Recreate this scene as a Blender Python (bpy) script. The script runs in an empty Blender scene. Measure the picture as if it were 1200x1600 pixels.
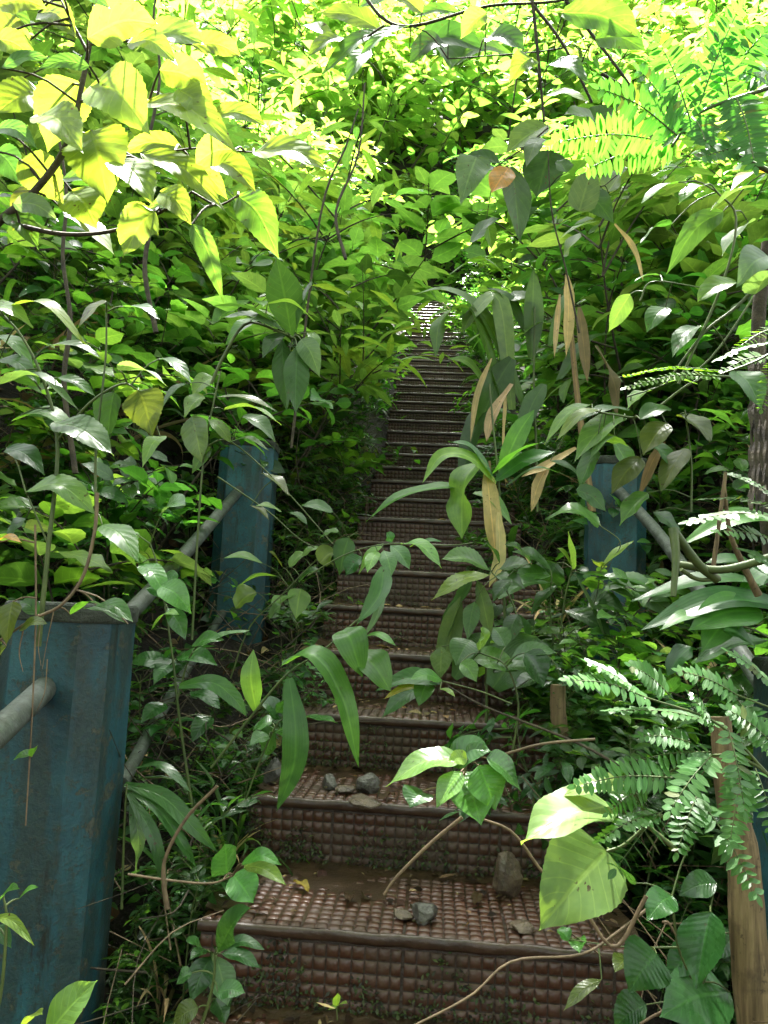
import bpy, math, random
import numpy as np
from math import radians as R_
rng = np.random.default_rng(7)
random.seed(7)
scene = bpy.context.scene
COL = scene.collection

# ------------------------------------------------------------------ camera model
CAMZ = 1.6
PITCH, YAW, ROLL, FPX = 0.12278, 0.06961, 0.05084, 1230.0
def cam_axes():
    cp, sp, cy, sy = math.cos(PITCH), math.sin(PITCH), math.cos(YAW), math.sin(YAW)
    fw = np.array([-sy*cp, cy*cp, sp]); rt = np.array([cy, sy, 0.0]); up = np.cross(rt, fw)
    c, s = math.cos(ROLL), math.sin(ROLL)
    return c*rt + s*up, c*up - s*rt, fw
RT, UP, FW = cam_axes()
CAM = np.array([0, 0, CAMZ])
def at(px, py, y):
    """world point seen at a photo pixel at forward distance y"""
    d = FW + RT*(px-600)/FPX - UP*(py-800)/FPX
    return CAM + d/d[1]*y
def project(P):
    d = np.asarray(P) - CAM
    z = d @ FW
    return 600 + FPX*(d @ RT)/z, 800 - FPX*(d @ UP)/z, z

# ------------------------------------------------------------------ stair profile
RISE, RUN, Y0, Z0 = 0.16, 0.362, 1.634, CAMZ - 0.6305
RUN2, KBREAK, KTOP, KBOT = 0.285, 12, 40, -6
HALF = 0.435
def step_y(k):
    return Y0 + k*RUN if k <= KBREAK else Y0 + KBREAK*RUN + (k-KBREAK)*RUN2
def step_x(k):
    return 0.0 if k <= KBREAK else -0.27*((k-KBREAK)/28.0)
YB, YT = step_y(KBREAK), step_y(KTOP)
ZB = Z0 + KBREAK*RISE
ZT = Z0 + KTOP*RISE
def stair_z(y):
    y = np.asarray(y, float)
    a = Z0 + (y-Y0)*RISE/RUN
    b = ZB + (y-YB)*RISE/RUN2
    c = ZT + (y-YT)*1.2
    return np.where(y < YB, a, np.where(y < YT, b, c))
def axis_x(y):
    y = np.asarray(y, float)
    return np.where(y < YB, 0.0, np.clip(-0.27*(y-YB)/(YT-YB), -0.5, 0))
def ground_z(x, y):
    x = np.asarray(x, float); y = np.asarray(y, float)
    dx = x-axis_x(y); a = np.abs(dx)-HALF-0.03
    far = np.clip((y-YT)/1.5, 0, 1)
    slope = np.where(dx < 0, 0.62, 0.42)
    # banks rise beside the stairs, then ease off
    bank = np.where(a > 0, slope*np.minimum(a, 3.2) + 0.25*np.maximum(a-3.2, 0) - 0.07, -0.24)
    bank = np.where(a > 0, np.minimum(bank, -0.16 + a*1.4), bank)
    near = np.clip((4.3-y)/.7, 0, 1)*np.clip((a-.0)/.1, 0, 1)*np.clip((1.15-a)/.5, 0, 1)
    bank = bank-near*(.30+.45*np.clip(a, 0, .6))
    n = 0.05*np.sin(x*3.1+y*1.7)+0.04*np.sin(x*7.3-y*5.1)+0.03*np.sin(y*9.7+x*2.2)
    n = np.where(a > 0, n*np.clip(a*2, 0, 1), 0)
    return stair_z(y) + bank*(1-far) + (0.3*np.abs(dx)*far if True else 0) + n

# ------------------------------------------------------------------ object helpers
def tag(o, label=None, cat=None, group=None, kind=None):
    if label: o['label'] = label
    if cat: o['category'] = cat
    if group: o['group'] = group
    if kind or cat: o['kind'] = kind or 'thing'
    return o
def empty(name, loc=(0, 0, 0), label=None, cat=None, group=None):
    o = bpy.data.objects.new(name, None); COL.objects.link(o)
    o.location = loc; o.empty_display_size = 0.1
    return tag(o, label, cat, group)
def link(name, me, parent=None, loc=None):
    o = bpy.data.objects.new(name, me); COL.objects.link(o)
    if parent is not None: o.parent = parent
    if loc is not None: o.location = loc
    return o
def dup(root, loc, rz=0.0, scale=1.0, tilt=(0, 0), label=None, group=None):
    c = root.copy(); COL.objects.link(c)
    c.location = loc; c.rotation_euler = (tilt[0], tilt[1], rz); c.scale = (scale,)*3
    if label: c['label'] = label
    if group: c['group'] = group
    for ch in list(root.children):
        d = ch.copy(); COL.objects.link(d); d.parent = c
    return c

class MB:
    """numpy mesh collector: quads and tris with uv and tint per vertex"""
    def __init__(s): s.V = []; s.F = []; s.U = []; s.C = []; s.n = 0
    def add(s, V, F, U=None, C=None):
        V = np.asarray(V, float).reshape(-1, 3); F = np.asarray(F, int)
        s.V.append(V); s.F.append(F+s.n)
        s.U.append(np.zeros((len(V), 2)) if U is None else np.asarray(U, float).reshape(-1, 2))
        C = np.array([.5, .5, .5]) if C is None else np.asarray(C, float)
        s.C.append(np.broadcast_to(C, (len(V), 3)).copy())
        s.n += len(V)
    def mesh(s, name, mat, smooth=True, origin=(0, 0, 0)):
        me = bpy.data.meshes.new(name)
        V = np.concatenate(s.V)-np.asarray(origin, float); U = np.concatenate(s.U); C = np.concatenate(s.C)
        loops = np.concatenate([f.reshape(-1) for f in s.F])
        sizes = np.concatenate([np.full(len(f), f.shape[1]) for f in s.F])
        starts = np.concatenate([[0], np.cumsum(sizes)[:-1]])
        me.vertices.add(len(V)); me.vertices.foreach_set('co', V.ravel())
        me.loops.add(len(loops)); me.loops.foreach_set('vertex_index', loops.astype(np.int32))
        me.polygons.add(len(sizes)); me.polygons.foreach_set('loop_start', starts.astype(np.int32))
        me.polygons.foreach_set('loop_total', sizes.astype(np.int32))
        me.polygons.foreach_set('use_smooth', np.full(len(sizes), bool(smooth)))
        uv = me.uv_layers.new(name='UVMap'); uv.data.foreach_set('uv', U[loops].ravel())
        ca = me.attributes.new('tint', 'FLOAT_COLOR', 'POINT')
        ca.data.foreach_set('color', np.hstack([C, np.ones((len(C), 1))]).ravel())
        me.update(calc_edges=True); me.validate()
        me.materials.append(mat)
        return me
    def obj(s, name, mat, parent=None, smooth=True, origin=(0, 0, 0)):
        return link(name, s.mesh(name, mat, smooth, origin), parent)

def norm(v):
    v = np.asarray(v, float); return v/(np.linalg.norm(v, axis=-1, keepdims=True)+1e-9)
def spline(P, n):
    """Catmull-Rom through P, n samples"""
    P = np.asarray(P, float)
    if len(P) == 2: return P[0]+(P[1]-P[0])*np.linspace(0, 1, n)[:, None]
    Q = np.vstack([2*P[0]-P[1], P, 2*P[-1]-P[-2]])
    seg = len(P)-1; out = []
    for t in np.linspace(0, seg, n):
        i = min(int(t), seg-1); u = t-i
        a, b, c, d = Q[i:i+4]
        out.append(0.5*((2*b)+(c-a)*u+(2*a-5*b+4*c-d)*u*u+(-a+3*b-3*c+d)*u**3))
    return np.array(out)
def tube(mb, P, r0, r1=None, sides=6, n=None, tint=None, knots=0.0):
    P = np.asarray(P, float)
    C = spline(P, n or max(4, 4*len(P))); m = len(C)
    r1 = r0 if r1 is None else r1
    T = norm(np.gradient(C, axis=0))
    ref = np.array([0.3, 0.2, 1.0]) if abs(T[0][2]) < .9 else np.array([1.0, .2, 0])
    A = norm(np.cross(T, ref)); B = np.cross(T, A)
    rad = np.linspace(r0, r1, m)*(1+knots*np.sin(np.arange(m)*2.1))
    a = np.linspace(0, 2*np.pi, sides, endpoint=False)
    V = C[:, None]+rad[:, None, None]*(np.cos(a)[None, :, None]*A[:, None]+np.sin(a)[None, :, None]*B[:, None])
    i, j = np.meshgrid(np.arange(m-1), np.arange(sides), indexing='ij'); jn = (j+1) % sides
    F = np.stack([i*sides+j, i*sides+jn, (i+1)*sides+jn, (i+1)*sides+j], -1).reshape(-1, 4)
    U = np.stack(np.meshgrid(np.linspace(0, 1, m), np.linspace(0, 1, sides), indexing='ij'), -1)[..., ::-1]
    mb.add(V, F, U, tint)
    for e, flip in ((0, 1), (m-1, 0)):   # end caps
        V2 = np.vstack([V[e], C[e][None]]); k = np.arange(sides)
        F2 = np.stack([k, (k+1) % sides, np.full(sides, sides)], -1)
        mb.add(V2, F2[:, ::-1] if flip else F2, None, tint)

# ------------------------------------------------------------------ leaves
SH = {
 'ovate': ([0, .04, .12, .25, .4, .55, .7, .82, .91, .96, 1], [.02, .3, .66, .94, 1, .93, .72, .43, .17, .06, 0]),
 'heart': ([0, .03, .1, .22, .36, .5, .66, .8, .9, .96, 1], [.2, .7, .93, 1, .97, .84, .6, .35, .15, .06, 0]),
 'lance': ([0, .06, .18, .35, .5, .65, .8, .9, .96, 1], [.03, .22, .58, .93, 1, .87, .55, .26, .1, 0]),
 'blade': ([0, .08, .25, .45, .65, .8, .92, 1], [.3, .5, .88, 1, .88, .6, .24, 0]),
 'round': ([0, .05, .15, .35, .55, .75, .9, 1], [.05, .4, .75, 1, .98, .75, .38, 0]),
 'leaflet': ([0, .1, .3, .6, .85, 1], [.35, .8, 1, .95, .65, .05]),
}
def swidth(shape, t):
    a, b = SH[shape]; return np.interp(t, a, b)
class Leaves:
    def __init__(s): s.g = {}
    def add(s, base, d, n, L, W, droop=.4, fold=.2, shape='ovate', ns=6, na=2, tint=(.05, .12, .02), wav=0.0, tw=0.0):
        s.g.setdefault((shape, ns, na), []).append(np.concatenate([base, d, n, [L, W, droop, fold, wav, tw], tint]))
    def add_many(s, arr, shape, ns, na):
        s.g.setdefault((shape, ns, na), []).extend(list(arr))
    def into(s, mb):
        for (shape, ns, na), L in s.g.items():
            A = np.array(L); N = len(A)
            base, d, n = A[:, 0:3], norm(A[:, 3:6]), A[:, 6:9]
            Ln, W, dr, fo, wav, tw = [A[:, i] for i in range(9, 15)]; tint = A[:, 15:18]
            sd = norm(np.cross(d, n)); n = np.cross(sd, d)
            t = np.linspace(0, 1, ns+1); T = ns+1
            ang = dr[:, None]*t[None]
            D = d[:, None]*np.cos(ang)[..., None]-n[:, None]*np.sin(ang)[..., None]
            Nt = n[:, None]*np.cos(ang)[..., None]+d[:, None]*np.sin(ang)[..., None]
            mid = .5*(D[:, 1:]+D[:, :-1])/ns*Ln[:, None, None]
            P = base[:, None]+np.concatenate([np.zeros((N, 1, 3)), np.cumsum(mid, 1)], 1)
            ta = tw[:, None]*t[None]
            S = sd[:, None]*np.cos(ta)[..., None]+Nt*np.sin(ta)[..., None]
            Nn = Nt*np.cos(ta)[..., None]-sd[:, None]*np.sin(ta)[..., None]
            w = W[:, None]*swidth(shape, t)[None]
            u = np.linspace(-1, 1, na+1)
            off = S[:, :, None]*(w[:, :, None]*u*np.cos(fo)[:, None, None])[..., None]
            h = np.abs(u)*w[:, :, None]*np.sin(fo)[:, None, None]
            h = h+wav[:, None, None]*W[:, None, None]*np.sin(t[None, :, None]*17+base[:, :1, None]*90+u*1.3)*u**2
            V = P[:, :, None]+off+Nn[:, :, None]*h[..., None]
            K = T*(na+1)
            i, j = np.meshgrid(np.arange(ns), np.arange(na), indexing='ij')
            f = np.stack([i*(na+1)+j, i*(na+1)+j+1, (i+1)*(na+1)+j+1, (i+1)*(na+1)+j], -1).reshape(-1, 4)
            F = (f[None]+(np.arange(N)*K)[:, None, None]).reshape(-1, 4)
            U = np.broadcast_to(np.stack([np.broadcast_to(u*.5+.5, (T, na+1)), np.broadcast_to(t[:, None], (T, na+1))], -1), (N, T, na+1, 2))
            C = np.repeat(tint, K, axis=0)
            mb.add(V.reshape(-1, 3), F, U.reshape(-1, 2), C)

def ribbon(mb, P, W, n0, shape='ovate', ns=22, na=6, tint=(.05, .12, .02), fold=.2, serr=0.0, wav=0.05, seed=0.0):
    """a leaf whose midrib runs through the 3-D points P"""
    C = spline(P, ns+1); T = norm(np.gradient(C, axis=0)); t = np.linspace(0, 1, ns+1)
    S = norm(np.cross(T, n0)); Nn = np.cross(S, T)
    w = W*swidth(shape, t)
    if serr: w = w*(1+serr*np.where(np.arange(ns+1) % 2, 1, -1))
    u = np.linspace(-1, 1, na+1)
    h = np.abs(u)[None]*w[:, None]*math.sin(fold)+wav*W*np.sin(t[:, None]*13+seed*7+np.sign(u)[None]*1.7)*(u**2)[None]
    V = C[:, None]+S[:, None]*(w[:, None]*u*math.cos(fold))[..., None]+Nn[:, None]*h[..., None]
    i, j = np.meshgrid(np.arange(ns), np.arange(na), indexing='ij')
    F = np.stack([i*(na+1)+j, i*(na+1)+j+1, (i+1)*(na+1)+j+1, (i+1)*(na+1)+j], -1).reshape(-1, 4)
    U = np.stack([np.broadcast_to(u*.5+.5, (ns+1, na+1)), np.broadcast_to(t[:, None], (ns+1, na+1))], -1)
    mb.add(V.reshape(-1, 3), F, U, tint)

# ------------------------------------------------------------------ materials
class NT:
    def __init__(s, name):
        s.m = bpy.data.materials.new(name); s.m.use_nodes = True
        s.t = s.m.node_tree; s.t.nodes.clear()
    def n(s, typ, **kw):
        nd = s.t.nodes.new(typ)
        for k, v in kw.items():
            if k.startswith('i_'):
                key = k[2:]; key = int(key) if key.isdigit() else key.replace('_', ' ')
                s.inp(nd, key, v)
            else: setattr(nd, k, v)
        return nd
    def inp(s, nd, key, v):
        sock = nd.inputs[key]
        if isinstance(v, bpy.types.NodeSocket): s.t.links.new(v, sock)
        else:
            try: sock.default_value = v
            except Exception: sock.default_value = (*v, 1)
    def math(s, op, a, b=0.0, c=0.0, clamp=False):
        nd = s.n('ShaderNodeMath', operation=op, use_clamp=clamp)
        s.inp(nd, 0, a); s.inp(nd, 1, b); s.inp(nd, 2, c)
        return nd.outputs[0]
    def mix(s, fac, a, b, typ='MIX'):
        nd = s.n('ShaderNodeMix', data_type='RGBA', blend_type=typ)
        s.inp(nd, 0, fac)
        for key, v in ((6, a), (7, b)):
            s.inp(nd, key, v if isinstance(v, bpy.types.NodeSocket) else (*v, 1) if len(v) == 3 else v)
        return nd.outputs[2]
    def noise(s, scale, detail=4, rough=.55, vec=None, out='Fac'):
        nd = s.n('ShaderNodeTexNoise'); nd.inputs['Scale'].default_value = scale
        nd.inputs['Detail'].default_value = detail; nd.inputs['Roughness'].default_value = rough
        if vec is not None: s.t.links.new(vec, nd.inputs['Vector'])
        return nd.outputs[out]
    def ramp(s, fac, lo, hi):
        nd = s.n('ShaderNodeMapRange'); nd.clamp = True
        s.inp(nd, 0, fac); s.inp(nd, 1, lo); s.inp(nd, 2, hi)
        return nd.outputs[0]
    def bump(s, h, strength=.3, dist=.01):
        nd = s.n('ShaderNodeBump'); nd.inputs['Strength'].default_value = strength
        nd.inputs['Distance'].default_value = dist; s.t.links.new(h, nd.inputs['Height'])
        return nd.outputs[0]
    def out(s, shader):
        o = s.n('ShaderNodeOutputMaterial'); s.t.links.new(shader, o.inputs['Surface']); return s.m
    def principled(s, col, rough=.6, normal=None, spec=.5, coat=0.0):
        p = s.n('ShaderNodeBsdfPrincipled')
        s.inp(p, 'Base Color', col if isinstance(col, bpy.types.NodeSocket) else (*col, 1))
        s.inp(p, 'Roughness', rough); s.inp(p, 'Specular IOR Level', spec)
        if coat: s.inp(p, 'Coat Weight', coat); s.inp(p, 'Coat Roughness', .15)
        if normal is not None: s.t.links.new(normal, p.inputs['Normal'])
        return p.outputs[0]

def leaf_material(name, veins='pinnate', nv=8.0, rough=.36, trans=.42, spots=.0, bump=.5, spec=.5, tcol=(2.8, 2.6, 1.0)):
    k = NT(name)
    at_ = k.n('ShaderNodeAttribute', attribute_name='tint').outputs['Color']
    oi = k.n('ShaderNodeObjectInfo').outputs['Random']
    uv = k.n('ShaderNodeTexCoord').outputs['UV']
    sp = k.n('ShaderNodeSeparateXYZ'); k.t.links.new(uv, sp.inputs[0])
    u = k.math('MULTIPLY', k.math('ABSOLUTE', k.math('SUBTRACT', sp.outputs[0], .5)), 2)
    v = sp.outputs[1]
    geo = k.n('ShaderNodeNewGeometry')
    pos = geo.outputs['Position']
    if veins == 'pinnate':
        fr = k.math('FRACT', k.math('SUBTRACT', k.math('MULTIPLY', v, nv), k.math('MULTIPLY', u, 1.7)))
        tri = k.math('ABSOLUTE', k.math('SUBTRACT', fr, .5))           # .5 at vein, 0 between
        lat = k.ramp(tri, .43, .49)
        mid = k.ramp(u, .09, .03)
        vein = k.math('MAXIMUM', k.math('MULTIPLY', lat, .65), mid)
        hgt = k.math('SUBTRACT', k.math('MULTIPLY', k.math('SUBTRACT', .5, tri), 1.0), k.math('MULTIPLY', mid, .5))
    elif veins == 'parallel':
        fr = k.math('FRACT', k.math('MULTIPLY', sp.outputs[0], nv))
        tri = k.math('ABSOLUTE', k.math('SUBTRACT', fr, .5))
        mid = k.ramp(u, .1, .03)
        vein = k.math('MAXIMUM', k.math('MULTIPLY', k.ramp(tri, .38, .5), .35), mid)
        hgt = tri
    else:
        vein = k.ramp(u, .1, .03); hgt = vein
    nz = k.noise(34, 3, .6, pos)
    col = k.mix(k.ramp(nz, .3, .75), k.mix(1.0, at_, (.78, .82, .8), 'MULTIPLY'), k.mix(1.0, at_, (1.2, 1.14, 1.1), 'MULTIPLY'))
    hs = k.n('ShaderNodeHueSaturation')
    k.inp(hs, 'Hue', k.math('ADD', .485, k.math('MULTIPLY', oi, .03)))
    k.inp(hs, 'Value', k.math('ADD', .8, k.math('MULTIPLY', oi, .45))); k.t.links.new(col, hs.inputs['Color'])
    col = hs.outputs[0]
    col = k.mix(k.math('MULTIPLY', vein, .55), col, k.mix(1.0, col, (1.9, 1.7, 1.5), 'MULTIPLY'))
    if spots:
        vo = k.noise(95, 2, .5, pos); pt = k.noise(13, 2, .5, pos)
        sm = k.math('MULTIPLY', k.ramp(vo, .66, .7), k.ramp(pt, .5, .6))
        col = k.mix(k.math('MULTIPLY', sm, spots), col, (.05, .03, .012))
    nm = k.bump(hgt, bump, .001)
    rg = k.math('ADD', rough, k.math('MULTIPLY', k.math('SUBTRACT', nz, .5), .25))
    p = k.principled(col, rg, nm, spec)
    tr = k.n('ShaderNodeBsdfTranslucent')
    k.t.links.new(k.mix(1.0, col, tcol, 'MULTIPLY'), tr.inputs['Color']); k.t.links.new(nm, tr.inputs['Normal'])
    ms = k.n('ShaderNodeMixShader'); ms.inputs[0].default_value = trans
    k.t.links.new(p, ms.inputs[1]); k.t.links.new(tr.outputs[0], ms.inputs[2])
    return k.out(ms.outputs[0])

M = {}
M['broad'] = leaf_material('broad_leaf', 'pinnate', 7, .37, .5, 1.0, .6, .45)
M['lance'] = leaf_material('lance_leaf', 'pinnate', 10, .32, .42, .8, .6, .5)
M['hill'] = leaf_material('hill_leaf', 'pinnate', 8, .4, .42, .5, .4, .5, (2.4, 2.35, 1.15))
M['glossy'] = leaf_material('glossy_leaf', 'pinnate', 10, .27, .34, .5, .55, .5)
M['blade'] = leaf_material('blade_leaf', 'parallel', 9, .36, .42, .35, .35)
M['pleat'] = leaf_material('pleated_leaf', 'parallel', 17, .34, .35, .2, 1.0)
M['small'] = leaf_material('small_leaf', 'plain', 6, .42, .42, .0, .2)
M['dead'] = leaf_material('dead_leaf', 'parallel', 11, .7, .3, .6, .6, .2, (1.0, .95, .6))

def simple(name, c1, c2, scale, rough=.8, bs=.5, bd=.01, detail=6, spec=.4):
    k = NT(name); pos = k.n('ShaderNodeNewGeometry').outputs['Position']
    nz = k.noise(scale, detail, .65, pos)
    col = k.mix(k.ramp(nz, .35, .68), c1, c2)
    fine = k.noise(scale*6, 4, .6, pos)
    h = k.math('ADD', nz, k.math('MULTIPLY', fine, .35))
    return k.out(k.principled(col, rough, k.bump(h, bs, bd), spec))
M['soil'] = simple('soil', (.005, .004, .003), (.02, .014, .009), 9, .9, 1.0, .04)
M['bark'] = simple('bark', (.02, .016, .011), (.075, .058, .035), 30, .85, .9, .008)
M['greenstem'] = simple('green_stem', (.045, .07, .02), (.09, .12, .03), 25, .5, .2, .003)
M['redstem'] = simple('reddish_twig', (.09, .06, .035), (.2, .14, .08), 40, .6, .4, .003)
def stalk_material():
    k = NT('dry_stalk'); pos = k.n('ShaderNodeNewGeometry').outputs['Position']
    mp = k.n('ShaderNodeMapping'); mp.inputs['Scale'].default_value = (1, 1, .06); k.t.links.new(pos, mp.inputs['Vector'])
    a = k.noise(110, 5, .6, mp.outputs[0]); b = k.noise(14, 5, .6, pos); c = k.noise(60, 4, .7, pos)
    col = k.mix(k.ramp(a, .35, .65), (.075, .05, .024), (.21, .15, .075))
    col = k.mix(k.math('MULTIPLY', k.ramp(b, .52, .66), .8), col, (.045, .03, .016))
    col = k.mix(k.math('MULTIPLY', k.ramp(c, .6, .66), .6), col, (.02, .014, .01))
    return k.out(k.principled(col, .7, k.bump(a, .7, .004), .3))
M['tan'] = stalk_material()
M['stone'] = simple('wet_stone', (.03, .028, .024), (.11, .1, .085), 26, .35, .8, .012, 8, .6)
M['brownstone'] = simple('brown_stone', (.045, .03, .02), (.13, .09, .055), 24, .4, .8, .012, 8, .6)
M['concrete'] = simple('stair_concrete', (.022, .014, .01), (.055, .034, .024), 20, .5, .8, .01, 7)
M['moss'] = leaf_material('moss_leaf', 'plain', 3, .6, .3, 0, .2)

def post_material(name='weathered_blue_paint', sh=0.0, dk=1.0):
    k = NT(name)
    g = k.n('ShaderNodeNewGeometry'); pos = g.outputs['Position']
    mp = k.n('ShaderNodeMapping'); mp.inputs['Scale'].default_value = (1, 1, .22); k.t.links.new(pos, mp.inputs['Vector'])
    streak = k.noise(16, 6, .62, mp.outputs[0]); blot = k.noise(5.5, 6, .65, pos); fine = k.noise(85, 5, .7, pos); chips = k.noise(22, 7, .7, pos)
    blue = k.mix(k.ramp(blot, .38, .62), (.008, .036, .056), (.02, .088, .125))
    grey = k.mix(k.ramp(fine, .38, .62), (.010, .016, .015), (.03, .043, .038))
    f1 = k.ramp(k.math('ADD', k.math('MULTIPLY', streak, .75), k.math('MULTIPLY', chips, .3)), .46-sh, .56-sh)
    col = k.mix(k.math('MULTIPLY', f1, .68), blue, grey)
    sp = k.n('ShaderNodeSeparateXYZ'); k.t.links.new(pos, sp.inputs[0])
    col = k.mix(k.ramp(k.noise(9, 7, .72, mp.outputs[0]), .57, .64), col, (.009, .012, .01))
    col = k.mix(k.math('MULTIPLY', k.ramp(fine, .56, .62), .6), col, (.02, .022, .018))
    flake = k.ramp(k.noise(17, 9, .78, pos), .57, .585)
    col = k.mix(k.math('MULTIPLY', flake, .85), col, k.mix(k.ramp(fine, .4, .6), (.028, .03, .025), (.07, .075, .062)))
    chips = k.math('SUBTRACT', chips, k.math('MULTIPLY', flake, .5))
    col = k.mix(1.0, col, (dk, dk*1.02, dk*.86), 'MULTIPLY')
    h = k.math('ADD', k.math('MULTIPLY', chips, .7), k.math('MULTIPLY', fine, .5))
    return k.out(k.principled(col, .55, k.bump(h, .6, .006), .4))
M['post'] = post_material(sh=-.05, dk=1.15)
M['oldpost'] = post_material('grimy_blue_paint', -.005, .9)
M['cap'] = simple('mossy_concrete', (.014, .02, .012), (.05, .056, .044), 28, .9, .9, .01, 7)
def pipe_material():
    k = NT('weathered_pipe'); pos = k.n('ShaderNodeNewGeometry').outputs['Position']
    a = k.noise(28, 6, .7, pos); b = k.noise(120, 4, .6, pos)
    col = k.mix(k.ramp(a, .4, .62), (.085, .1, .085), (.035, .04, .028))
    col = k.mix(k.ramp(k.noise(14, 5, .6, pos), .6, .7), col, (.05, .08, .085))
    return k.out(k.principled(col, .5, k.bump(k.math('ADD', a, b), .5, .003), .5))
M['pipe'] = pipe_material()
def tile_material():
    k = NT('wet_brown_tile'); pos = k.n('ShaderNodeNewGeometry').outputs['Position']
    a = k.noise(4.2, 5, .6, pos); b = k.noise(30, 5, .6, pos); c = k.noise(120, 3, .6, pos)
    col = k.mix(k.ramp(b, .3, .7), (.044, .016, .008), (.09, .037, .021))
    dirt = k.ramp(k.math('ADD', k.math('MULTIPLY', a, .75), k.math('MULTIPLY', b, .3)), .48, .62)
    col = k.mix(k.math('MULTIPLY', dirt, .8), col, (.036, .021, .011))
    rg = k.math('ADD', .24, k.math('MULTIPLY', dirt, .3)); rg = k.math('ADD', rg, k.math('MULTIPLY', c, .22))
    return k.out(k.principled(col, rg, k.bump(k.math('ADD', b, k.math('MULTIPLY', c, .6)), .35, .003), .5))
M['tile'] = tile_material()
M['nosing'] = simple('worn_brown_edge', (.022, .011, .006), (.06, .03, .018), 16, .32, .7, .005, 7, .5)
M['mud'] = simple('wet_mud', (.02, .012, .006), (.055, .033, .017), 18, .3, .7, .006, 7, .5)

# ------------------------------------------------------------------ setting: ground
def build_ground():
    xs = np.concatenate([np.arange(-16, -4, .6), np.arange(-4, 4, .085), np.arange(4, 16.1, .6)])
    ys = np.concatenate([np.arange(-5, 12, .1), np.arange(12, 42, .5)])
    X, Y = np.meshgrid(xs, ys, indexing='ij'); Z = ground_z(X, Y)
    V = np.stack([X, Y, Z], -1).reshape(-1, 3); a, b = X.shape
    i, j = np.meshgrid(np.arange(a-1), np.arange(b-1), indexing='ij')
    F = np.stack([i*b+j, (i+1)*b+j, (i+1)*b+j+1, i*b+j+1], -1).reshape(-1, 4)
    mb = MB(); mb.add(V, F); o = mb.obj('hillside', M['soil']); tag(o, kind='structure')
build_ground()

# ------------------------------------------------------------------ stairway
CELL, GR, CH = 2*HALF/34, .0028, .0038
def cell_sheet(nx, ny, P0, ex, ey, en, gapx=None, skip=0.0):
    """pillow cells: nx by ny cells on plane P0 + a*ex + b*ey, bulging along en"""
    mb = MB(); q = np.array([0, .12, .5, .88, 1.0])
    hq = np.array([0, .94, 1.0, .94, 0])
    a, b = np.meshgrid(q, q, indexing='ij'); hh = np.outer(hq, hq)
    i, j = np.meshgrid(np.arange(4), np.arange(4), indexing='ij')
    f = np.stack([i*5+j, (i+1)*5+j, (i+1)*5+j+1, i*5+j+1], -1).reshape(-1, 4)
    for ix in range(nx):
        ox = ix*CELL
        for iy in range(ny):
            c = CELL-GR-(GR*1.2 if ix % 8 == 7 else 0)
            k = CH*(.55+.6*random.random())
            V = P0+((ox+a*c)[..., None]*ex+(iy*CELL+b*(CELL-GR))[..., None]*ey+(hh*k)[..., None]*en)
            mb.add(V.reshape(-1, 3), f)
    return mb
def box_mb(mb, x0, x1, y0, y1, z0, z1):
    V = [(x, y, z) for x in (x0, x1) for y in (y0, y1) for z in (z0, z1)]
    F = [(0, 1, 3, 2), (4, 6, 7, 5), (0, 4, 5, 1), (2, 3, 7, 6), (0, 2, 6, 4), (1, 5, 7, 3)]
    mb.add(V, F)
EX, EY, EZ = np.eye(3)
def step_meshes(run, var):
    random.seed(50+var)
    body = MB()                                        # origin: middle of the nosing, on the tread
    box_mb(body, -HALF, HALF, .012, run+.1, -RISE-.03, -.003)
    nos = MB()                                         # rounded plain lip along the front edge
    prof = [(.016, -.0045), (.008, -.0012), (.002, -.0016), (-.001, -.005), (-.001, -.019), (.003, -.024), (.012, -.025), (.03, -.025)]
    xs = np.linspace(-HALF-.004, HALF+.004, 60); rr = np.random.default_rng(var)
    W = rr.normal(0, .0008, (60, len(prof), 3)); W[:, 0] *= 0; W[:, -1] *= 0
    W = (W+np.roll(W, 1, 0)+np.roll(W, -1, 0))*.6
    V = np.array([[(x, p[0], p[1]) for p in prof] for x in xs])+W
    m = len(prof); i, j = np.meshgrid(np.arange(59), np.arange(m-1), indexing='ij')
    F = np.stack([i*m+j, (i+1)*m+j, (i+1)*m+j+1, i*m+j+1], -1).reshape(-1, 4)
    nos.add(V.reshape(-1, 3), F[:, ::-1])
    ny = int((run-.012)/CELL)
    tread = cell_sheet(34, ny, np.array([-HALF, .008, -.002]), EX, EY, EZ)
    riser = cell_sheet(34, 5, np.array([-HALF, .0115, -RISE+.003]), EX, EZ, -EY)
    mud = MB()                                         # mud film in the back of the tread and along the wall foot
    gx = np.linspace(-HALF, HALF, 90); gy = np.linspace(.03, run+.012, 34)
    X, Y = np.meshgrid(gx, gy, indexing='ij'); ph = rr.uniform(0, 9, 8)
    n = np.sin(X*9+ph[0]+np.sin(Y*11+ph[1]))*.5+np.sin(X*23+Y*17+ph[2])*.3+np.sin(X*41-Y*37+ph[3])*.2+np.sin(X*5.1+ph[4])*.4
    Z = -.0035+.0038*np.clip(n*.75+.5+1.8*((Y-.1)/run-.25), -1, 1.7)+.01*np.clip((Y-run+.035)/.04, 0, 1)**2
    side = np.clip((np.abs(X)-HALF+.09)/.09, 0, 1); Z = Z+.016*side**2*(1+.5*np.sin(Y*23+ph[5]))
    i, j = np.meshgrid(np.arange(89), np.arange(33), indexing='ij')
    mud.add(np.stack([X, Y, Z], -1).reshape(-1, 3), np.stack([i*34+j, (i+1)*34+j, (i+1)*34+j+1, i*34+j+1], -1).reshape(-1, 4))
    return (body.mesh('step', M['concrete'], False), nos.mesh('nosing', M['nosing']), tread.mesh('tread_tiles', M['tile']),
            riser.mesh('riser_tiles', M['tile']), mud.mesh('mud', M['mud']))
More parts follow.
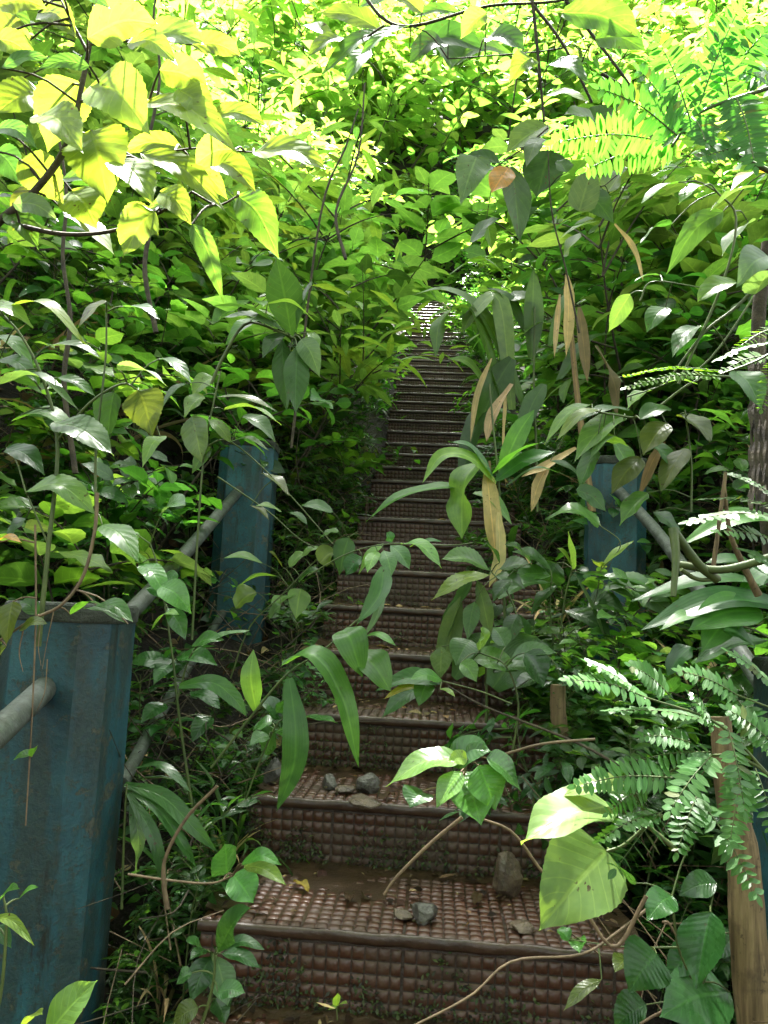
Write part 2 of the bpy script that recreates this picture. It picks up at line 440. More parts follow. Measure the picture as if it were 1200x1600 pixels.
def foundation_mesh():
    mb = MB(); P = [(step_y(k)+.02, Z0+k*RISE-RISE-.02) for k in range(KBOT, KTOP+1)]
    w = HALF-.035; top = [(y-Y0, z-Z0) for y, z in P]; V = []
    for k, (y, z) in enumerate(top):
        x = step_x(k+KBOT)
        V += [(x-w, y, z), (x+w, y, z), (x-w, y, z-.75), (x+w, y, z-.75)]
    F = []
    for k in range(len(top)-1):
        a, b = 4*k, 4*k+4
        F += [(a, b, b+1, a+1), (a, a+2, b+2, b), (a+1, b+1, b+3, a+3), (a+2, a+3, b+3, b+2)]
    mb.add(V, F); return mb.mesh('foundation', M['concrete'], False)
stair = empty('stairway', (0, Y0, Z0), 'long narrow flight of wet brown studded tile steps climbing through the undergrowth', 'stairway')
link('foundation', foundation_mesh(), stair)
sets1 = [step_meshes(RUN, v) for v in range(4)]; sets2 = [step_meshes(RUN2, v+10) for v in range(3)]
for k in range(KBOT, KTOP+1):
    s = sets1[k % 4] if k < KBREAK else sets2[k % 3]
    st = link('step', s[0], stair, (step_x(k)+random.uniform(-.006, .006), step_y(k)-Y0, k*RISE+random.uniform(-.003, .003)))
    for nm, me in zip(('nosing', 'tread_tiles', 'riser_tiles', 'mud'), s[1:]): link(nm, me, st)

# ------------------------------------------------------------------ posts and rails
def make_post():
    w = .128; ch = .052
    prof = [(-w, -w+ch), (-w+ch, -w), (w-ch, -w), (w, -w+ch), (w, w-ch), (w-ch, w), (-w+ch, w), (-w, w-ch)]
    def lathe(levels, mb):
        rows = []
        for z, sc in levels: rows.append([(p[0]*sc, p[1]*sc, z) for p in prof])
        V = np.array(rows); m = len(rows)
        i, j = np.meshgrid(np.arange(m-1), np.arange(8), indexing='ij'); jn = (j+1) % 8
        mb.add(V.reshape(-1, 3), np.stack([i*8+j, i*8+jn, (i+1)*8+jn, (i+1)*8+j], -1).reshape(-1, 4))
        top = np.vstack([V[-1], V[-1].mean(0)[None]]); k = np.arange(8)
        mb.add(top, np.stack([k, (k+1) % 8, np.full(8, 8)], -1))
    a = MB(); lathe([(z, 1.0-.03*z/1.2+.006*math.sin(z*9)) for z in np.linspace(-.6, 1.17, 18)], a)
    b = MB(); lathe([(1.168, .985), (1.172, 1.0), (1.19, 1.005), (1.2, .985), (1.204, .95)], b)
    return a.mesh('shaft', M['post'], False), b.mesh('cap', M['cap'], False)
pm, cm = make_post()
posts = [(-.745, 1.60, CAMZ-.02, 'stout weathered blue concrete post at the lower edge with a creeper draped over its top', .88),
         (-.865, 3.47, CAMZ+.72, 'blue concrete post half up the bank where the long grey upper rail ends', .96),
         (.768, 3.47, CAMZ+.70, 'shaded blue concrete post behind serrated herbs, a rail slanting from its side', .95),
         (.80, 1.66, CAMZ-.06, 'blue concrete post mostly hidden behind feathery pinnate leaves and a dry brown stalk', 1.0)]
for x, y, zt, lab, sc in posts:
    p = empty('blue_post', (x, y, zt-1.204), lab, 'post', 'blue concrete posts beside the stairs')
    p.scale = (sc, sc, 1); p.rotation_euler = (0, 0, random.uniform(-.06, .06))
    sf = link('shaft', pm if y > 2 else pm.copy(), p); link('cap', cm, p)
    if y < 2: sf.data.materials[0] = M['oldpost']
def rail(P, r, lab):
    mb = MB(); P = np.array(P); tube(mb, P, r, r, 14, 24, None, .012)
    o = mb.obj('pipe_rail', M['pipe'], None, True, P[0]); o.location = P[0]
    tag(o, lab, 'rail', 'grey pipe rails between the posts')
rail([at(120, 1040, 1.70), at(228, 932, 2.1), at(300, 852, 2.55), at(374, 766, 3.36)], .022, 'thick grey pipe rail rising to the top of the farther blue post')
rail([at(190, 1225, 1.9), at(268, 1085, 2.5), at(350, 955, 3.38)], .017, 'thinner mossy lower pipe rail half buried in leaves below the upper rail')
rail([at(-90, 1225, 1.02), at(-20, 1160, 1.22), at(72, 1074, 1.50)], .023, 'grey pipe rail running into the front face of the stout near post')
rail([at(962, 762, 3.36), at(1032, 838, 2.9), (.815, 2.3, CAMZ-.0), (.80, 1.78, CAMZ-.25)], .022, 'grey pipe rail slanting down from the shaded blue post behind herbs')

# ------------------------------------------------------------------ stones and debris on the steps
def stone_mesh(seed, mat):
    r = np.random.default_rng(seed); mb = MB(); nu, nv = 20, 12
    th = np.linspace(0, 2*np.pi, nu, endpoint=False); phv = np.linspace(0, np.pi, nv)
    D = np.array([[(math.sin(p)*math.cos(t), math.sin(p)*math.sin(t), math.cos(p)) for p in phv] for t in th])
    rad = np.ones(D.shape[:2])*1.25
    for _ in range(13):                                # cut by random planes for facets
        n = norm(r.normal(size=3)); h = r.uniform(.62, .95); dd = D @ n
        rad = np.where(dd > .05, np.minimum(rad, h/np.maximum(dd, .05)), rad)
    V = D*rad[..., None]+.02*np.sin(D*9+seed)
    i, j = np.meshgrid(np.arange(nu), np.arange(nv-1), indexing='ij'); inn = (i+1) % nu
    mb.add(V.reshape(-1, 3), np.stack([i*nv+j, i*nv+j+1, inn*nv+j+1, inn*nv+j], -1).reshape(-1, 4))
    return mb.mesh('stone', mat, False)
def tread_pt(px, py, k):
    """point on tread k seen at a pixel"""
    z = Z0+k*RISE; d = FW+RT*(px-600)/FPX-UP*(py-800)/FPX
    return CAM+d*((z-CAMZ)/d[2])
for px, py, k, w, h, mat, lab in [
    (788, 1400, 0, 42, 56, 'brownstone', 'upright blocky brown stone leaning on the riser of the second step'),
    (662, 1440, 0, 36, 26, 'stone', 'rounded grey stone near the front edge, under the twig'),
    (628, 1435, 0, 30, 14, 'brownstone', 'small flat dark stone beside the rounded grey stone'),
    (570, 1238, 1, 38, 26, 'stone', 'largest grey stone of the little row on the second step'),
    (540, 1240, 1, 28, 12, 'brownstone', 'low flat brown stone in the middle of the little row'),
    (514, 1232, 1, 26, 20, 'stone', 'small grey stone at the end of the little row'),
    (425, 1224, 1, 32, 34, 'stone', 'dark wedge shaped stone beside the hanging blade on the second step'),
    (566, 1257, 1, 50, 10, 'brownstone', 'flat crumbled stone at the step edge below the row'),
    (650, 1206, 1, 46, 14, 'stone', 'flat grey stone wedged at the foot of the third step'),
    (632, 1010, 3, 26, 16, 'stone', 'dark stone on the narrow fourth step'),
    (668, 1014, 3, 18, 10, 'stone', 'tiny pebble beside the dark stone on the fourth step'),
    (812, 1455, 0, 34, 14, 'brownstone', 'flat stone under the tip of the big pale leaf')]:
    P = tread_pt(px, py, k); sc = P[1]/FPX
    o = link('stone', stone_mesh(int(px), M[mat])); o.location = P+np.array([0, 0, h*sc*.45])
    o.scale = (w*sc*.52, w*sc*.5, h*sc*.55); o.rotation_euler = (random.uniform(-.2, .2), random.uniform(-.2, .2), px)
    tag(o, lab, 'stone', 'stones lying on the steps')

# ------------------------------------------------------------------ tints
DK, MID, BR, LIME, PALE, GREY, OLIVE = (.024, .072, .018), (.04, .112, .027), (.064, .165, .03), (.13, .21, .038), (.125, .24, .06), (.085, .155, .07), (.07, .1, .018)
HL = (.12, .22, .06)  # hill leaf tint, lightened to stand in for blown-out sun
TAN, ORANGE, BROWN, YEL = (.42, .33, .17), (.45, .24, .045), (.16, .125, .065), (.28, .26, .03)
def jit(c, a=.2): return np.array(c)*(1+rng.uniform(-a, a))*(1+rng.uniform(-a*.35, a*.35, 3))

# ------------------------------------------------------------------ hero plants
NV = norm(np.array([0, -.55, .83]))
def px_path(pts, y0, y1):
    n = len(pts); return np.array([at(p[0], p[1], y0+(y1-y0)*(i/(n-1) if n > 1 else 0)) for i, p in enumerate(pts)])
def hero(name, label, cat, leaves, stems, y, base=None, mat='broad', smat='greenstem', serr=.0, sr=.004, spread=.06, petiole=True, group=None, extra=None, nv=None):
    """leaves: (bx,by,tx,ty,width_px,shape,tint[,bulge[,(midx,midy)]])  stems: (points, r0, r1[, y0, y1])"""
    fm, sm = MB(), MB(); stem_pts = []
    for s in stems:
        pts, r0, r1 = s[0], s[1], s[2]; ya, yb = (s[3], s[4]) if len(s) > 4 else (y, y)
        P = px_path(pts, ya, yb) if len(pts[0]) == 2 else np.array(pts)
        tube(sm, P, r0, r1, 6, None, jit((.06, .08, .03))); stem_pts.append(spline(P, 30))
    SP = np.concatenate(stem_pts) if stem_pts else None
    for l in leaves:
        bx, by, tx, ty, w, shape, tint = l[:7]
        bul = l[7] if len(l) > 7 else .12
        yb = y+rng.uniform(-spread, spread); yt = yb-rng.uniform(-.02, .07)
        B, Tp = at(bx, by, yb), at(tx, ty, yt); Ln = np.linalg.norm(Tp-B)
        if len(l) > 8: mids = [at(p[0], p[1], .5*(yb+yt)-.02) for p in l[8]]
        else: mids = [(B+Tp)/2+np.array([0, -.25, .95])*bul*Ln]
        n0 = norm((NV if nv is None else norm(np.array(nv)))+rng.normal(0, .22, 3))
        W = w*.5*yb/FPX*1.25
        ns = 30 if serr and Ln > .05 else 18
        ribbon(fm, [B]+mids+[Tp], W, n0, shape, ns, 6, jit(tint, .15), rng.uniform(.08, .3), serr, rng.uniform(.02, .09), rng.uniform(0, 9))
        if petiole and SP is not None:
            q = SP[np.argmin(((SP-B)**2).sum(1))]
            dist = np.linalg.norm(q-B)
            if dist < .2:
                tube(sm, [q, (q+B)/2+np.array([0, 0, .12*dist]), B], sr*.45, sr*.3, 5, 6, jit((.06, .08, .03)))
    if extra: extra(fm, sm)
    root = np.array(base if base is not None else (stem_pts[0][0] if stem_pts else at(leaves[0][0], leaves[0][1], y)))
    e = empty(name, root, label, cat, group)
    fm.obj('foliage', M[mat], e, True, root)
    if sm.V: sm.obj('stem', M[smat], e, True, root)
    return e
O, H_, Ln_, B_ = 'ovate', 'heart', 'lance', 'blade'

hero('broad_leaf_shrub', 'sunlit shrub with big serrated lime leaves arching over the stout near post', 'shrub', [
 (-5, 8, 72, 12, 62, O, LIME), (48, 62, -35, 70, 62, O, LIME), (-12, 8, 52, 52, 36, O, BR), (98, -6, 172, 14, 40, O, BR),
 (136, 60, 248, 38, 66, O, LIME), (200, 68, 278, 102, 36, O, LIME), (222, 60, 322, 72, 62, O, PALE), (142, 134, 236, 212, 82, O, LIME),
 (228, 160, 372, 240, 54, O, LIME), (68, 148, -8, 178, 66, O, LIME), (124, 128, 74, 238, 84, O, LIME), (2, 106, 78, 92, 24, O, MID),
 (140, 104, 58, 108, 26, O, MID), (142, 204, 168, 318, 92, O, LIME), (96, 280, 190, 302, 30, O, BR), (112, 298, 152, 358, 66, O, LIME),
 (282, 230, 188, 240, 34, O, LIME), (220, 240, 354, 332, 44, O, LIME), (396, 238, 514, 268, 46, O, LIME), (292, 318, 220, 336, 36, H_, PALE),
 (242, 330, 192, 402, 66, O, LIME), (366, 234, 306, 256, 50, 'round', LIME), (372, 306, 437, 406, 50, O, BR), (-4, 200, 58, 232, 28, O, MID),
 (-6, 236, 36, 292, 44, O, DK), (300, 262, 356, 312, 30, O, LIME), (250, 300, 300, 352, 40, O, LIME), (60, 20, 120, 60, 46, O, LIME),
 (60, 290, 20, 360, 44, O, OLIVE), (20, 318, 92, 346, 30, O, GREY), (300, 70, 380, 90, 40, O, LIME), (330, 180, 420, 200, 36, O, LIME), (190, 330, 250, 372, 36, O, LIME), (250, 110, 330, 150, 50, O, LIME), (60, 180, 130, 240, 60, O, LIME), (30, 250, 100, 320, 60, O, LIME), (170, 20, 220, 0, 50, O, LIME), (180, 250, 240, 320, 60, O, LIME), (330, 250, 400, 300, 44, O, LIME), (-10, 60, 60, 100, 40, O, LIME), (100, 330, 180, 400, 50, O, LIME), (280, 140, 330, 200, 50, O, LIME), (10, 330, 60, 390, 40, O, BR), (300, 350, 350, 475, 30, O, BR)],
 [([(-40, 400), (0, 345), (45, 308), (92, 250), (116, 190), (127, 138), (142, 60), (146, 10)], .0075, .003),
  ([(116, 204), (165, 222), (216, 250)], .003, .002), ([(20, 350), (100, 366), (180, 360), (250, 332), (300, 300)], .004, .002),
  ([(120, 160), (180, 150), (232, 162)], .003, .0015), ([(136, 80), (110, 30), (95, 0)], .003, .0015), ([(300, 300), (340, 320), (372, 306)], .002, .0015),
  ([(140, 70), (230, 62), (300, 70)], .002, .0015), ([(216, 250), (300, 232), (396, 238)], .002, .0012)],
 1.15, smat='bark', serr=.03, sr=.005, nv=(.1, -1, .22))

hero('broad_leaf_sapling', 'sapling with arching yellow green leaves leaning in at the photo edge above the stout post', 'sapling', [
 (14, 478, 136, 542, 30, O, LIME, .25), (-14, 528, 56, 582, 32, O, BR, .2), (-14, 476, 52, 512, 40, H_, PALE), (-6, 602, 124, 642, 34, O, GREY, .2),
 (18, 658, 132, 692, 46, O, BR, .25), (84, 660, 178, 712, 52, O, GREY, .1), (216, 610, 238, 682, 56, O, OLIVE), (178, 612, 168, 690, 66, O, DK),
 (40, 768, 152, 806, 48, O, PALE, .25), (166, 470, 122, 512, 40, O, OLIVE), (184, 578, 262, 604, 34, O, GREY), (250, 682, 222, 732, 26, H_, PALE),
 (10, 700, 70, 742, 34, O, DK), (80, 540, 160, 560, 26, O, GREY), (40, 810, 10, 842, 40, O, DK), (0, 560, 60, 600, 26, O, MID), (90, 590, 150, 620, 24, O, MID),
 (160, 820, 218, 880, 38, O, BR), (200, 480, 250, 500, 26, H_, MID), (250, 560, 300, 600, 24, O, MID)],
 [([(60, 1010), (75, 860), (90, 700), (70, 600), (30, 520), (-20, 470)], .005, .002), ([(88, 690), (140, 630), (190, 600), (216, 610)], .003, .0015),
  ([(75, 850), (50, 790), (40, 768)], .002, .0015), ([(150, 800), (150, 700), (165, 560), (166, 470)], .003, .0015)], 1.42, serr=.03, mat='broad')

hero('lance_leaf_herb', 'herb with long dark lance leaves, two hanging beside a yellow bud, above the farther rail', 'herb', [
 (456, 528, 432, 402, 48, Ln_, MID, .05), (462, 522, 488, 436, 30, Ln_, DK, .1), (440, 530, 448, 642, 32, Ln_, DK, .05), (464, 540, 462, 646, 34, Ln_, DK, .05),
 (448, 520, 344, 496, 28, Ln_, GREY), (444, 514, 326, 478, 20, Ln_, MID), (418, 474, 492, 502, 16, Ln_, PALE, .2), (480, 520, 500, 542, 18, Ln_, PALE),
 (440, 500, 372, 492, 22, Ln_, LIME), (446, 522, 410, 560, 26, Ln_, DK), (470, 530, 500, 590, 30, O, GREY), (400, 500, 352, 540, 30, H_, BR),
 (450, 560, 455, 580, 10, 'round', ORANGE, .0)],
 [([(330, 600), (350, 556), (386, 505), (440, 520), (458, 528)], .004, .003)], 1.75, mat='lance', sr=.004)

hero('curly_leaf_plant', 'plant with pale wavy curled leaves drooping over the farther blue post', 'plant', [
 (334, 590, 300, 618, 34, O, PALE), (318, 618, 288, 652, 34, O, PALE), (300, 650, 316, 726, 42, O, GREY, .05), (325, 655, 362, 694, 22, Ln_, PALE),
 (338, 620, 432, 642, 24, Ln_, OLIVE, .1), (350, 640, 440, 664, 26, O, PALE, .15), (380, 650, 430, 690, 30, O, GREY), (410, 740, 452, 775, 26, O, OLIVE), (330, 700, 300, 740, 24, O, MID),
 (360, 690, 420, 704, 18, Ln_, BR, .2), (290, 600, 250, 640, 26, O, MID), (392, 790, 420, 812, 22, O, OLIVE)],
 [([(300, 1000), (310, 820), (320, 700), (338, 610), (345, 580)], .004, .002), ([(318, 700), (360, 690), (440, 760), (520, 850)], .003, .0015)], 2.2, mat='lance', sr=.004)

hero('pinnate_leaf_spray', 'long spray of small paired leaves reaching out in front of the farther blue post', 'vine', [
 (410, 880, 350, 872, 20, Ln_, PALE), (432, 900, 372, 916, 28, Ln_, PALE), (440, 885, 420, 862, 26, O, OLIVE), (452, 886, 480, 862, 18, O, PALE), (466, 910, 500, 892, 24, O, MID),
 (455, 930, 425, 950, 32, O, PALE), (470, 920, 462, 968, 30, O, PALE), (400, 925, 368, 950, 46, 'round', LIME), (440, 945, 420, 968, 24, O, GREY), (470, 870, 500, 855, 16, O, PALE),
 (500, 880, 524, 862, 34, 'round', LIME), (520, 800, 470, 790, 22, O, MID), (530, 830, 500, 840, 26, O, BR), (480, 820, 450, 800, 20, Ln_, MID), (545, 840, 530, 900, 30, O, MID), (440, 800, 400, 790, 20, Ln_, PALE)],
 [([(360, 1060), (390, 980), (440, 930), (500, 870), (560, 830)], .003, .0015), ([(340, 745), (420, 800), (480, 850), (560, 875)], .003, .0015)], 2.4, mat='small', sr=.003)

hero('twig_with_leaf_sprig', 'trailing twig ending in three light green ovate leaves over the lowest full step', 'twig', [
 (355, 1365, 352, 1318, 40, H_, MID, .05), (382, 1352, 448, 1384, 24, O, LIME, .1), (378, 1350, 440, 1352, 22, O, BR, .2), (364, 1366, 396, 1412, 44, O, BR, .05)],
 [([(200, 1366), (270, 1376), (330, 1380), (364, 1368)], .0025, .0018), ([(262, 1420), (256, 1350), (290, 1280), (340, 1228)], .004, .003), ([(262, 1420), (258, 1390), (256, 1350)], .003, .003)],
 1.5, smat='redstem', mat='glossy')
hero('lance_leaf_herb', 'dark glossy herb with silvery sheen leaves hugging the foot of the lowest riser', 'herb', [
 (340, 1488, 392, 1418, 34, Ln_, DK, .1), (330, 1494, 298, 1566, 32, Ln_, DK), (338, 1494, 356, 1572, 34, Ln_, GREY, .05), (340, 1488, 414, 1484, 20, Ln_, DK, .2), (345, 1490, 408, 1514, 22, Ln_, DK),
 (330, 1488, 296, 1500, 22, O, DK), (340, 1550, 384, 1552, 24, O, MID), (336, 1560, 352, 1600, 36, O, DK), (300, 1520, 276, 1538, 22, O, MID), (318, 1484, 290, 1470, 18, Ln_, MID), (310, 1574, 270, 1600, 26, O, OLIVE)],
 [([(300, 1640), (322, 1580), (334, 1530), (336, 1490)], .0035, .002)], 1.36, mat='glossy')
hero('seedling', 'tiny bright seedling with three leaves sprouting from the bottom tread', 'seedling', [
 (526, 1572, 527, 1552, 11, O, LIME, .02), (527, 1572, 543, 1568, 9, O, LIME, .1), (526, 1575, 512, 1578, 7, O, LIME, .1), (524, 1576, 494, 1566, 4, Ln_, TAN, 0)],
 [([(527, 1594), (526, 1574)], .0012, .001)], 1.36, mat='small', spread=.002, petiole=False)

hero('broad_leaf_seedling', 'seedling leaves poking into the lower corner in front of the stout post', 'seedling', [
 (70, 1622, 152, 1532, 50, O, PALE, .05), (40, 1600, 66, 1585, 22, O, LIME), (-10, 1432, 54, 1478, 14, Ln_, LIME, .15), (0, 1406, 30, 1388, 18, O, BR), (30, 1404, 60, 1386, 12, O, BR), (-10, 1450, 18, 1482, 20, O, DK)],
 [([(-30, 1660), (0, 1560), (10, 1440), (5, 1400)], .003, .0015), ([(-30, 1660), (30, 1640), (70, 1622)], .003, .002)], 1.12, mat='broad')

hero('creeper', 'creeper trailing over the top of the stout post with aerial roots hanging down', 'vine', [
 (20, 940, 10, 1010, 44, O, OLIVE), (150, 945, 208, 972, 26, Ln_, MID, .15), (110, 960, 160, 945, 16, O, BR), (30, 985, 75, 975, 18, O, OLIVE), (50, 1180, 20, 1188, 16, O, BR), (50, 1182, 56, 1168, 12, O, BR), (-10, 850, 34, 848, 16, O, ORANGE),
 (60, 960, 30, 940, 22, O, MID), (200, 975, 130, 950, 18, Ln_, MID), (10, 1010, -10, 1050, 30, O, OLIVE)],
 [([(152, 770), (148, 830), (130, 900), (96, 945), (50, 968), (0, 1000)], .0035, .0025), ([(55, 820), (56, 960), (50, 1120), (40, 1290)], .002, .0012),
  ([(84, 955), (74, 1000), (66, 1045)], .0012, .0006), ([(64, 965), (60, 1010), (64, 1040)], .0012, .0006), ([(74, 1030), (70, 1080), (58, 1110)], .0012, .0006), ([(36, 985), (30, 1020), (36, 1050)], .0015, .0006)],
 1.36, smat='redstem', mat='broad', spread=.02)

hero('strap_fern', 'fern with long strap shaped fronds arching between the stout post and the lower steps', 'fern', [
 (195, 1225, 340, 1332, 22, B_, MID, 0, [(255, 1245), (300, 1290)]), (198, 1235, 308, 1358, 20, B_, MID, 0, [(245, 1262), (285, 1320)]), (206, 1250, 212, 1366, 18, B_, GREY, 0, [(216, 1310)]), (200, 1240, 260, 1400, 18, B_, DK, 0, [(240, 1310)]), (280, 1072, 386, 1120, 22, B_, MID, 0, [(330, 1066), (365, 1090)]), (210, 1200, 300, 1240, 16, B_, DK, .2)],
 [([(190, 1420), (194, 1300), (198, 1225)], .003, .002)], 1.62, mat='lance', petiole=False, spread=.03)
hero('ragged_herb', 'herb with broad ragged green leaves between the stout post and the farther blue post', 'herb', [
 (248, 905, 268, 940, 44, O, MID), (222, 880, 262, 940, 30, O, BR), (250, 915, 300, 960, 34, O, BR), (240, 900, 200, 860, 30, O, PALE), (262, 950, 290, 1000, 26, Ln_, MID), (265, 1040, 200, 1035, 30, Ln_, DK), (270, 1030, 262, 1062, 40, O, DK), (275, 1030, 340, 1040, 26, Ln_, MID), (300, 1020, 390, 985, 20, Ln_, GREY, .1), (270, 1035, 240, 1070, 26, O, MID), (300, 1010, 350, 1000, 24, Ln_, MID), (236, 985, 280, 960, 20, Ln_, PALE, .2), (180, 830, 215, 890, 44, O, PALE), (255, 800, 290, 790, 36, O, GREY), (300, 1080, 345, 1110, 26, O, DK), (260, 1100, 220, 1130, 28, O, DK), (330, 1120, 300, 1160, 30, O, DK)],
 [([(300, 1260), (280, 1120), (270, 1030), (250, 900), (235, 850)], .004, .002), ([(275, 1100), (300, 1020), (340, 990)], .003, .002)], 1.95, mat='glossy')
hero('round_leaf_herb', 'small herb with glossy rounded leaves beside the hanging blade at the third step', 'herb', [
 (462, 1122, 528, 1130, 36, O, MID, .06), (440, 1122, 405, 1095, 34, O, DK), (430, 1140, 415, 1180, 36, 'round', MID), (436, 1140, 462, 1158, 24, O, BR), (425, 1130, 395, 1140, 30, O, MID), (440, 1116, 452, 1090, 24, O, DK), (420, 1150, 390, 1165, 24, O, GREY)],
 [([(380, 1260), (410, 1180), (436, 1128), (462, 1122)], .0025, .0015)], 1.8, mat='glossy', serr=.02)
# blades arching over the steps
hero('bamboo_grass', 'clump of arching bamboo like grass blades drooping over the third step', 'grass', [
 (440, 1040, 560, 1198, 40, B_, BR, 0, [(490, 1024), (535, 1090)]), (535, 985, 566, 1058, 44, B_, BR, 0, [(548, 1000)]), (560, 1018, 610, 1080, 48, B_, BR, 0, [(585, 1040)]),
 (600, 885, 556, 978, 30, B_, MID, 0, [(592, 930)]), (600, 905, 566, 1000, 14, B_, GREY, 0, [(590, 960)]), (452, 1060, 432, 1268, 34, B_, MID, 0, [(462, 1140), (458, 1200)]), (400, 1110, 396, 1015, 26, B_, PALE, 0, [(392, 1060)]),
 (450, 1060, 448, 1120, 14, B_, MID, 0), (560, 1000, 620, 1010, 16, B_, BR, .2)],
 [([(330, 1200), (400, 1110), (450, 1052), (500, 1020), (540, 985)], .003, .002), ([(540, 985), (575, 950), (600, 890)], .002, .0015)], 1.75, mat='blade', petiole=False, sr=.003)
hero('leaf_sprig', 'thin stem with grey green drooping leaves crossing the middle of the stairs', 'sprig', [
 (600, 850, 560, 898, 26, Ln_, PALE), (610, 852, 640, 890, 26, Ln_, GREY), (626, 850, 690, 888, 30, Ln_, PALE, .2), (590, 862, 574, 895, 20, Ln_, PALE), (612, 848, 604, 832, 16, Ln_, MID), (640, 855, 672, 848, 12, Ln_, LIME), (600, 860, 612, 900, 24, Ln_, GREY),
 (566, 870, 540, 900, 30, Ln_, DK), (652, 852, 690, 846, 10, Ln_, MID)],
 [([(480, 900), (545, 864), (610, 850), (700, 852), (740, 848)], .002, .0015)], 2.3, mat='lance', sr=.003)

hero('palm_grass', 'bright arching grass blades reaching over the stairs from the dry stalks', 'grass', [
 (775, 755, 660, 755, 24, B_, LIME, 0, [(735, 715), (690, 712)]), (718, 760, 572, 815, 26, B_, BR, 0, [(680, 762), (620, 778)]), (745, 725, 722, 842, 56, B_, PALE, 0, [(728, 748), (722, 790)]), (740, 770, 800, 820, 18, B_, PALE, 0, [(770, 778)]),
 (770, 740, 850, 690, 30, B_, BR, .1), (775, 750, 870, 705, 24, B_, MID, .1), (780, 745, 835, 640, 26, B_, BR, .1), (770, 745, 700, 690, 18, B_, MID, .2), (790, 760, 880, 740, 20, B_, MID, .2)],
 [([(790, 1010), (785, 850), (778, 740), (770, 660), (765, 600)], .005, .003)], 2.7, mat='blade', petiole=False)

hero('palm_grass', 'palm grass with broad ribbed blades behind the dry stalks, far up beside the stairs', 'grass', [
 (820, 640, 640, 462, 30, B_, BR, 0, [(760, 500), (700, 455)]), (790, 640, 680, 560, 34, B_, BR, 0, [(740, 490), (690, 500)]), (800, 640, 722, 520, 30, B_, PALE, 0, [(780, 470), (740, 490)]), (770, 640, 716, 770, 38, B_, DK, 0, [(745, 660)]),
 (800, 560, 740, 690, 38, B_, MID, .1), (830, 560, 834, 420, 30, B_, BR, .05), (840, 470, 790, 470, 36, B_, MID, .1), (800, 440, 700, 430, 20, B_, BR, .3), (850, 600, 810, 690, 28, B_, MID, .1), (860, 540, 900, 440, 24, B_, BR, .1),
 (820, 520, 760, 450, 28, B_, MID, .2), (760, 600, 700, 560, 24, B_, PALE, .2), (870, 600, 960, 520, 30, B_, MID, .2),],
 [([(840, 800), (838, 700), (834, 600), (836, 480)], .007, .004)], 3.6, mat='pleat', petiole=False)
hero('palm_grass', 'low palm grass with ribbed upright blades rising in front of the serrated herbs', 'grass', [
 (690, 1010, 745, 895, 46, B_, MID, .05), (710, 1060, 770, 990, 42, B_, MID, .1), (770, 1075, 840, 995, 60, B_, MID, .1), (780, 1070, 820, 1000, 50, B_, DK, .1), (765, 990, 745, 905, 22, B_, GREY, .05), (690, 1050, 720, 930, 30, B_, GREY, .05)],
 [([(760, 1130), (760, 1060), (758, 1000)], .005, .003)], 2.35, mat='pleat', petiole=False)

hero('leaf_sprig', 'sprig of five light green pointed leaves on a reddish twig above the second step', 'sprig', [
 (722, 1186, 602, 1230, 44, O, PALE, .15), (725, 1180, 765, 1176, 22, O, MID), (720, 1206, 682, 1262, 36, O, PALE, .05), (724, 1206, 752, 1290, 60, O, BR, .05), (748, 1196, 774, 1266, 52, O, BR, .05), (760, 1184, 814, 1236, 48, O, MID, .1), (730, 1186, 700, 1190, 20, O, LIME), (660, 1236, 640, 1262, 40, O, DK, .1),
 (700, 1190, 768, 1174, 40, O, MID, .15)],
 [([(1010, 1400), (960, 1480), (905, 1410), (850, 1365), (800, 1300), (745, 1275), (722, 1240), (730, 1190)], .0034, .0018), ([(722, 1277), (670, 1320), (620, 1370), (600, 1398)], .0035, .002)], 1.35, smat='redstem', mat='glossy', spread=.025, petiole=True)
hero('big_leaf_branch', 'two big pale green veined leaves hanging at the corner of the lowest step', 'branch', [
 (948, 1330, 842, 1454, 108, H_, PALE, .04), (958, 1258, 814, 1318, 78, O, PALE, .08), (978, 1224, 876, 1246, 34, O, LIME, .1), (1000, 1255, 950, 1240, 40, O, MID)],
 [([(1060, 1330), (1010, 1290), (958, 1258)], .004, .0025), ([(1010, 1290), (975, 1320), (948, 1330)], .003, .002), ([(1010, 1290), (1000, 1250), (978, 1224)], .003, .002)], 1.2, mat='broad', serr=.011, spread=.03)
hero('leaf_sprig', 'small sprig of pointed leaves reaching out under the narrow fourth step', 'sprig', [
 (690, 1068, 586, 1080, 28, O, MID, .15), (660, 1072, 596, 1122, 32, O, MID, .08), (668, 1066, 654, 1104, 26, O, BR), (690, 1062, 640, 1062, 20, O, BR), (660, 1072, 600, 1092, 14, Ln_, YEL, .1), (688, 1076, 712, 1090, 10, O, LIME)],
 [([(800, 1100), (750, 1080), (690, 1064)], .002, .0015)], 1.85, mat='lance', spread=.03)
hero('serrated_herb', 'herb of toothed light green leaves fanning over the steps beside the dry blade', 'herb', [
 (766, 892, 690, 874, 44, Ln_, BR, .12), (766, 898, 674, 938, 34, Ln_, LIME, .12), (780, 890, 830, 886, 30, Ln_, MID), (775, 900, 820, 920, 30, Ln_, MID), (780, 880, 760, 850, 24, Ln_, DK), (830, 880, 790, 850, 36, Ln_, MID), (800, 905, 770, 940, 26, Ln_, DK),
 (742, 940, 730, 1000, 22, Ln_, MID), (810, 960, 790, 1010, 24, Ln_, DK)],
 [([(800, 1080), (810, 980), (790, 920), (768, 894)], .003, .002)], 2.3, mat='lance', serr=.04)
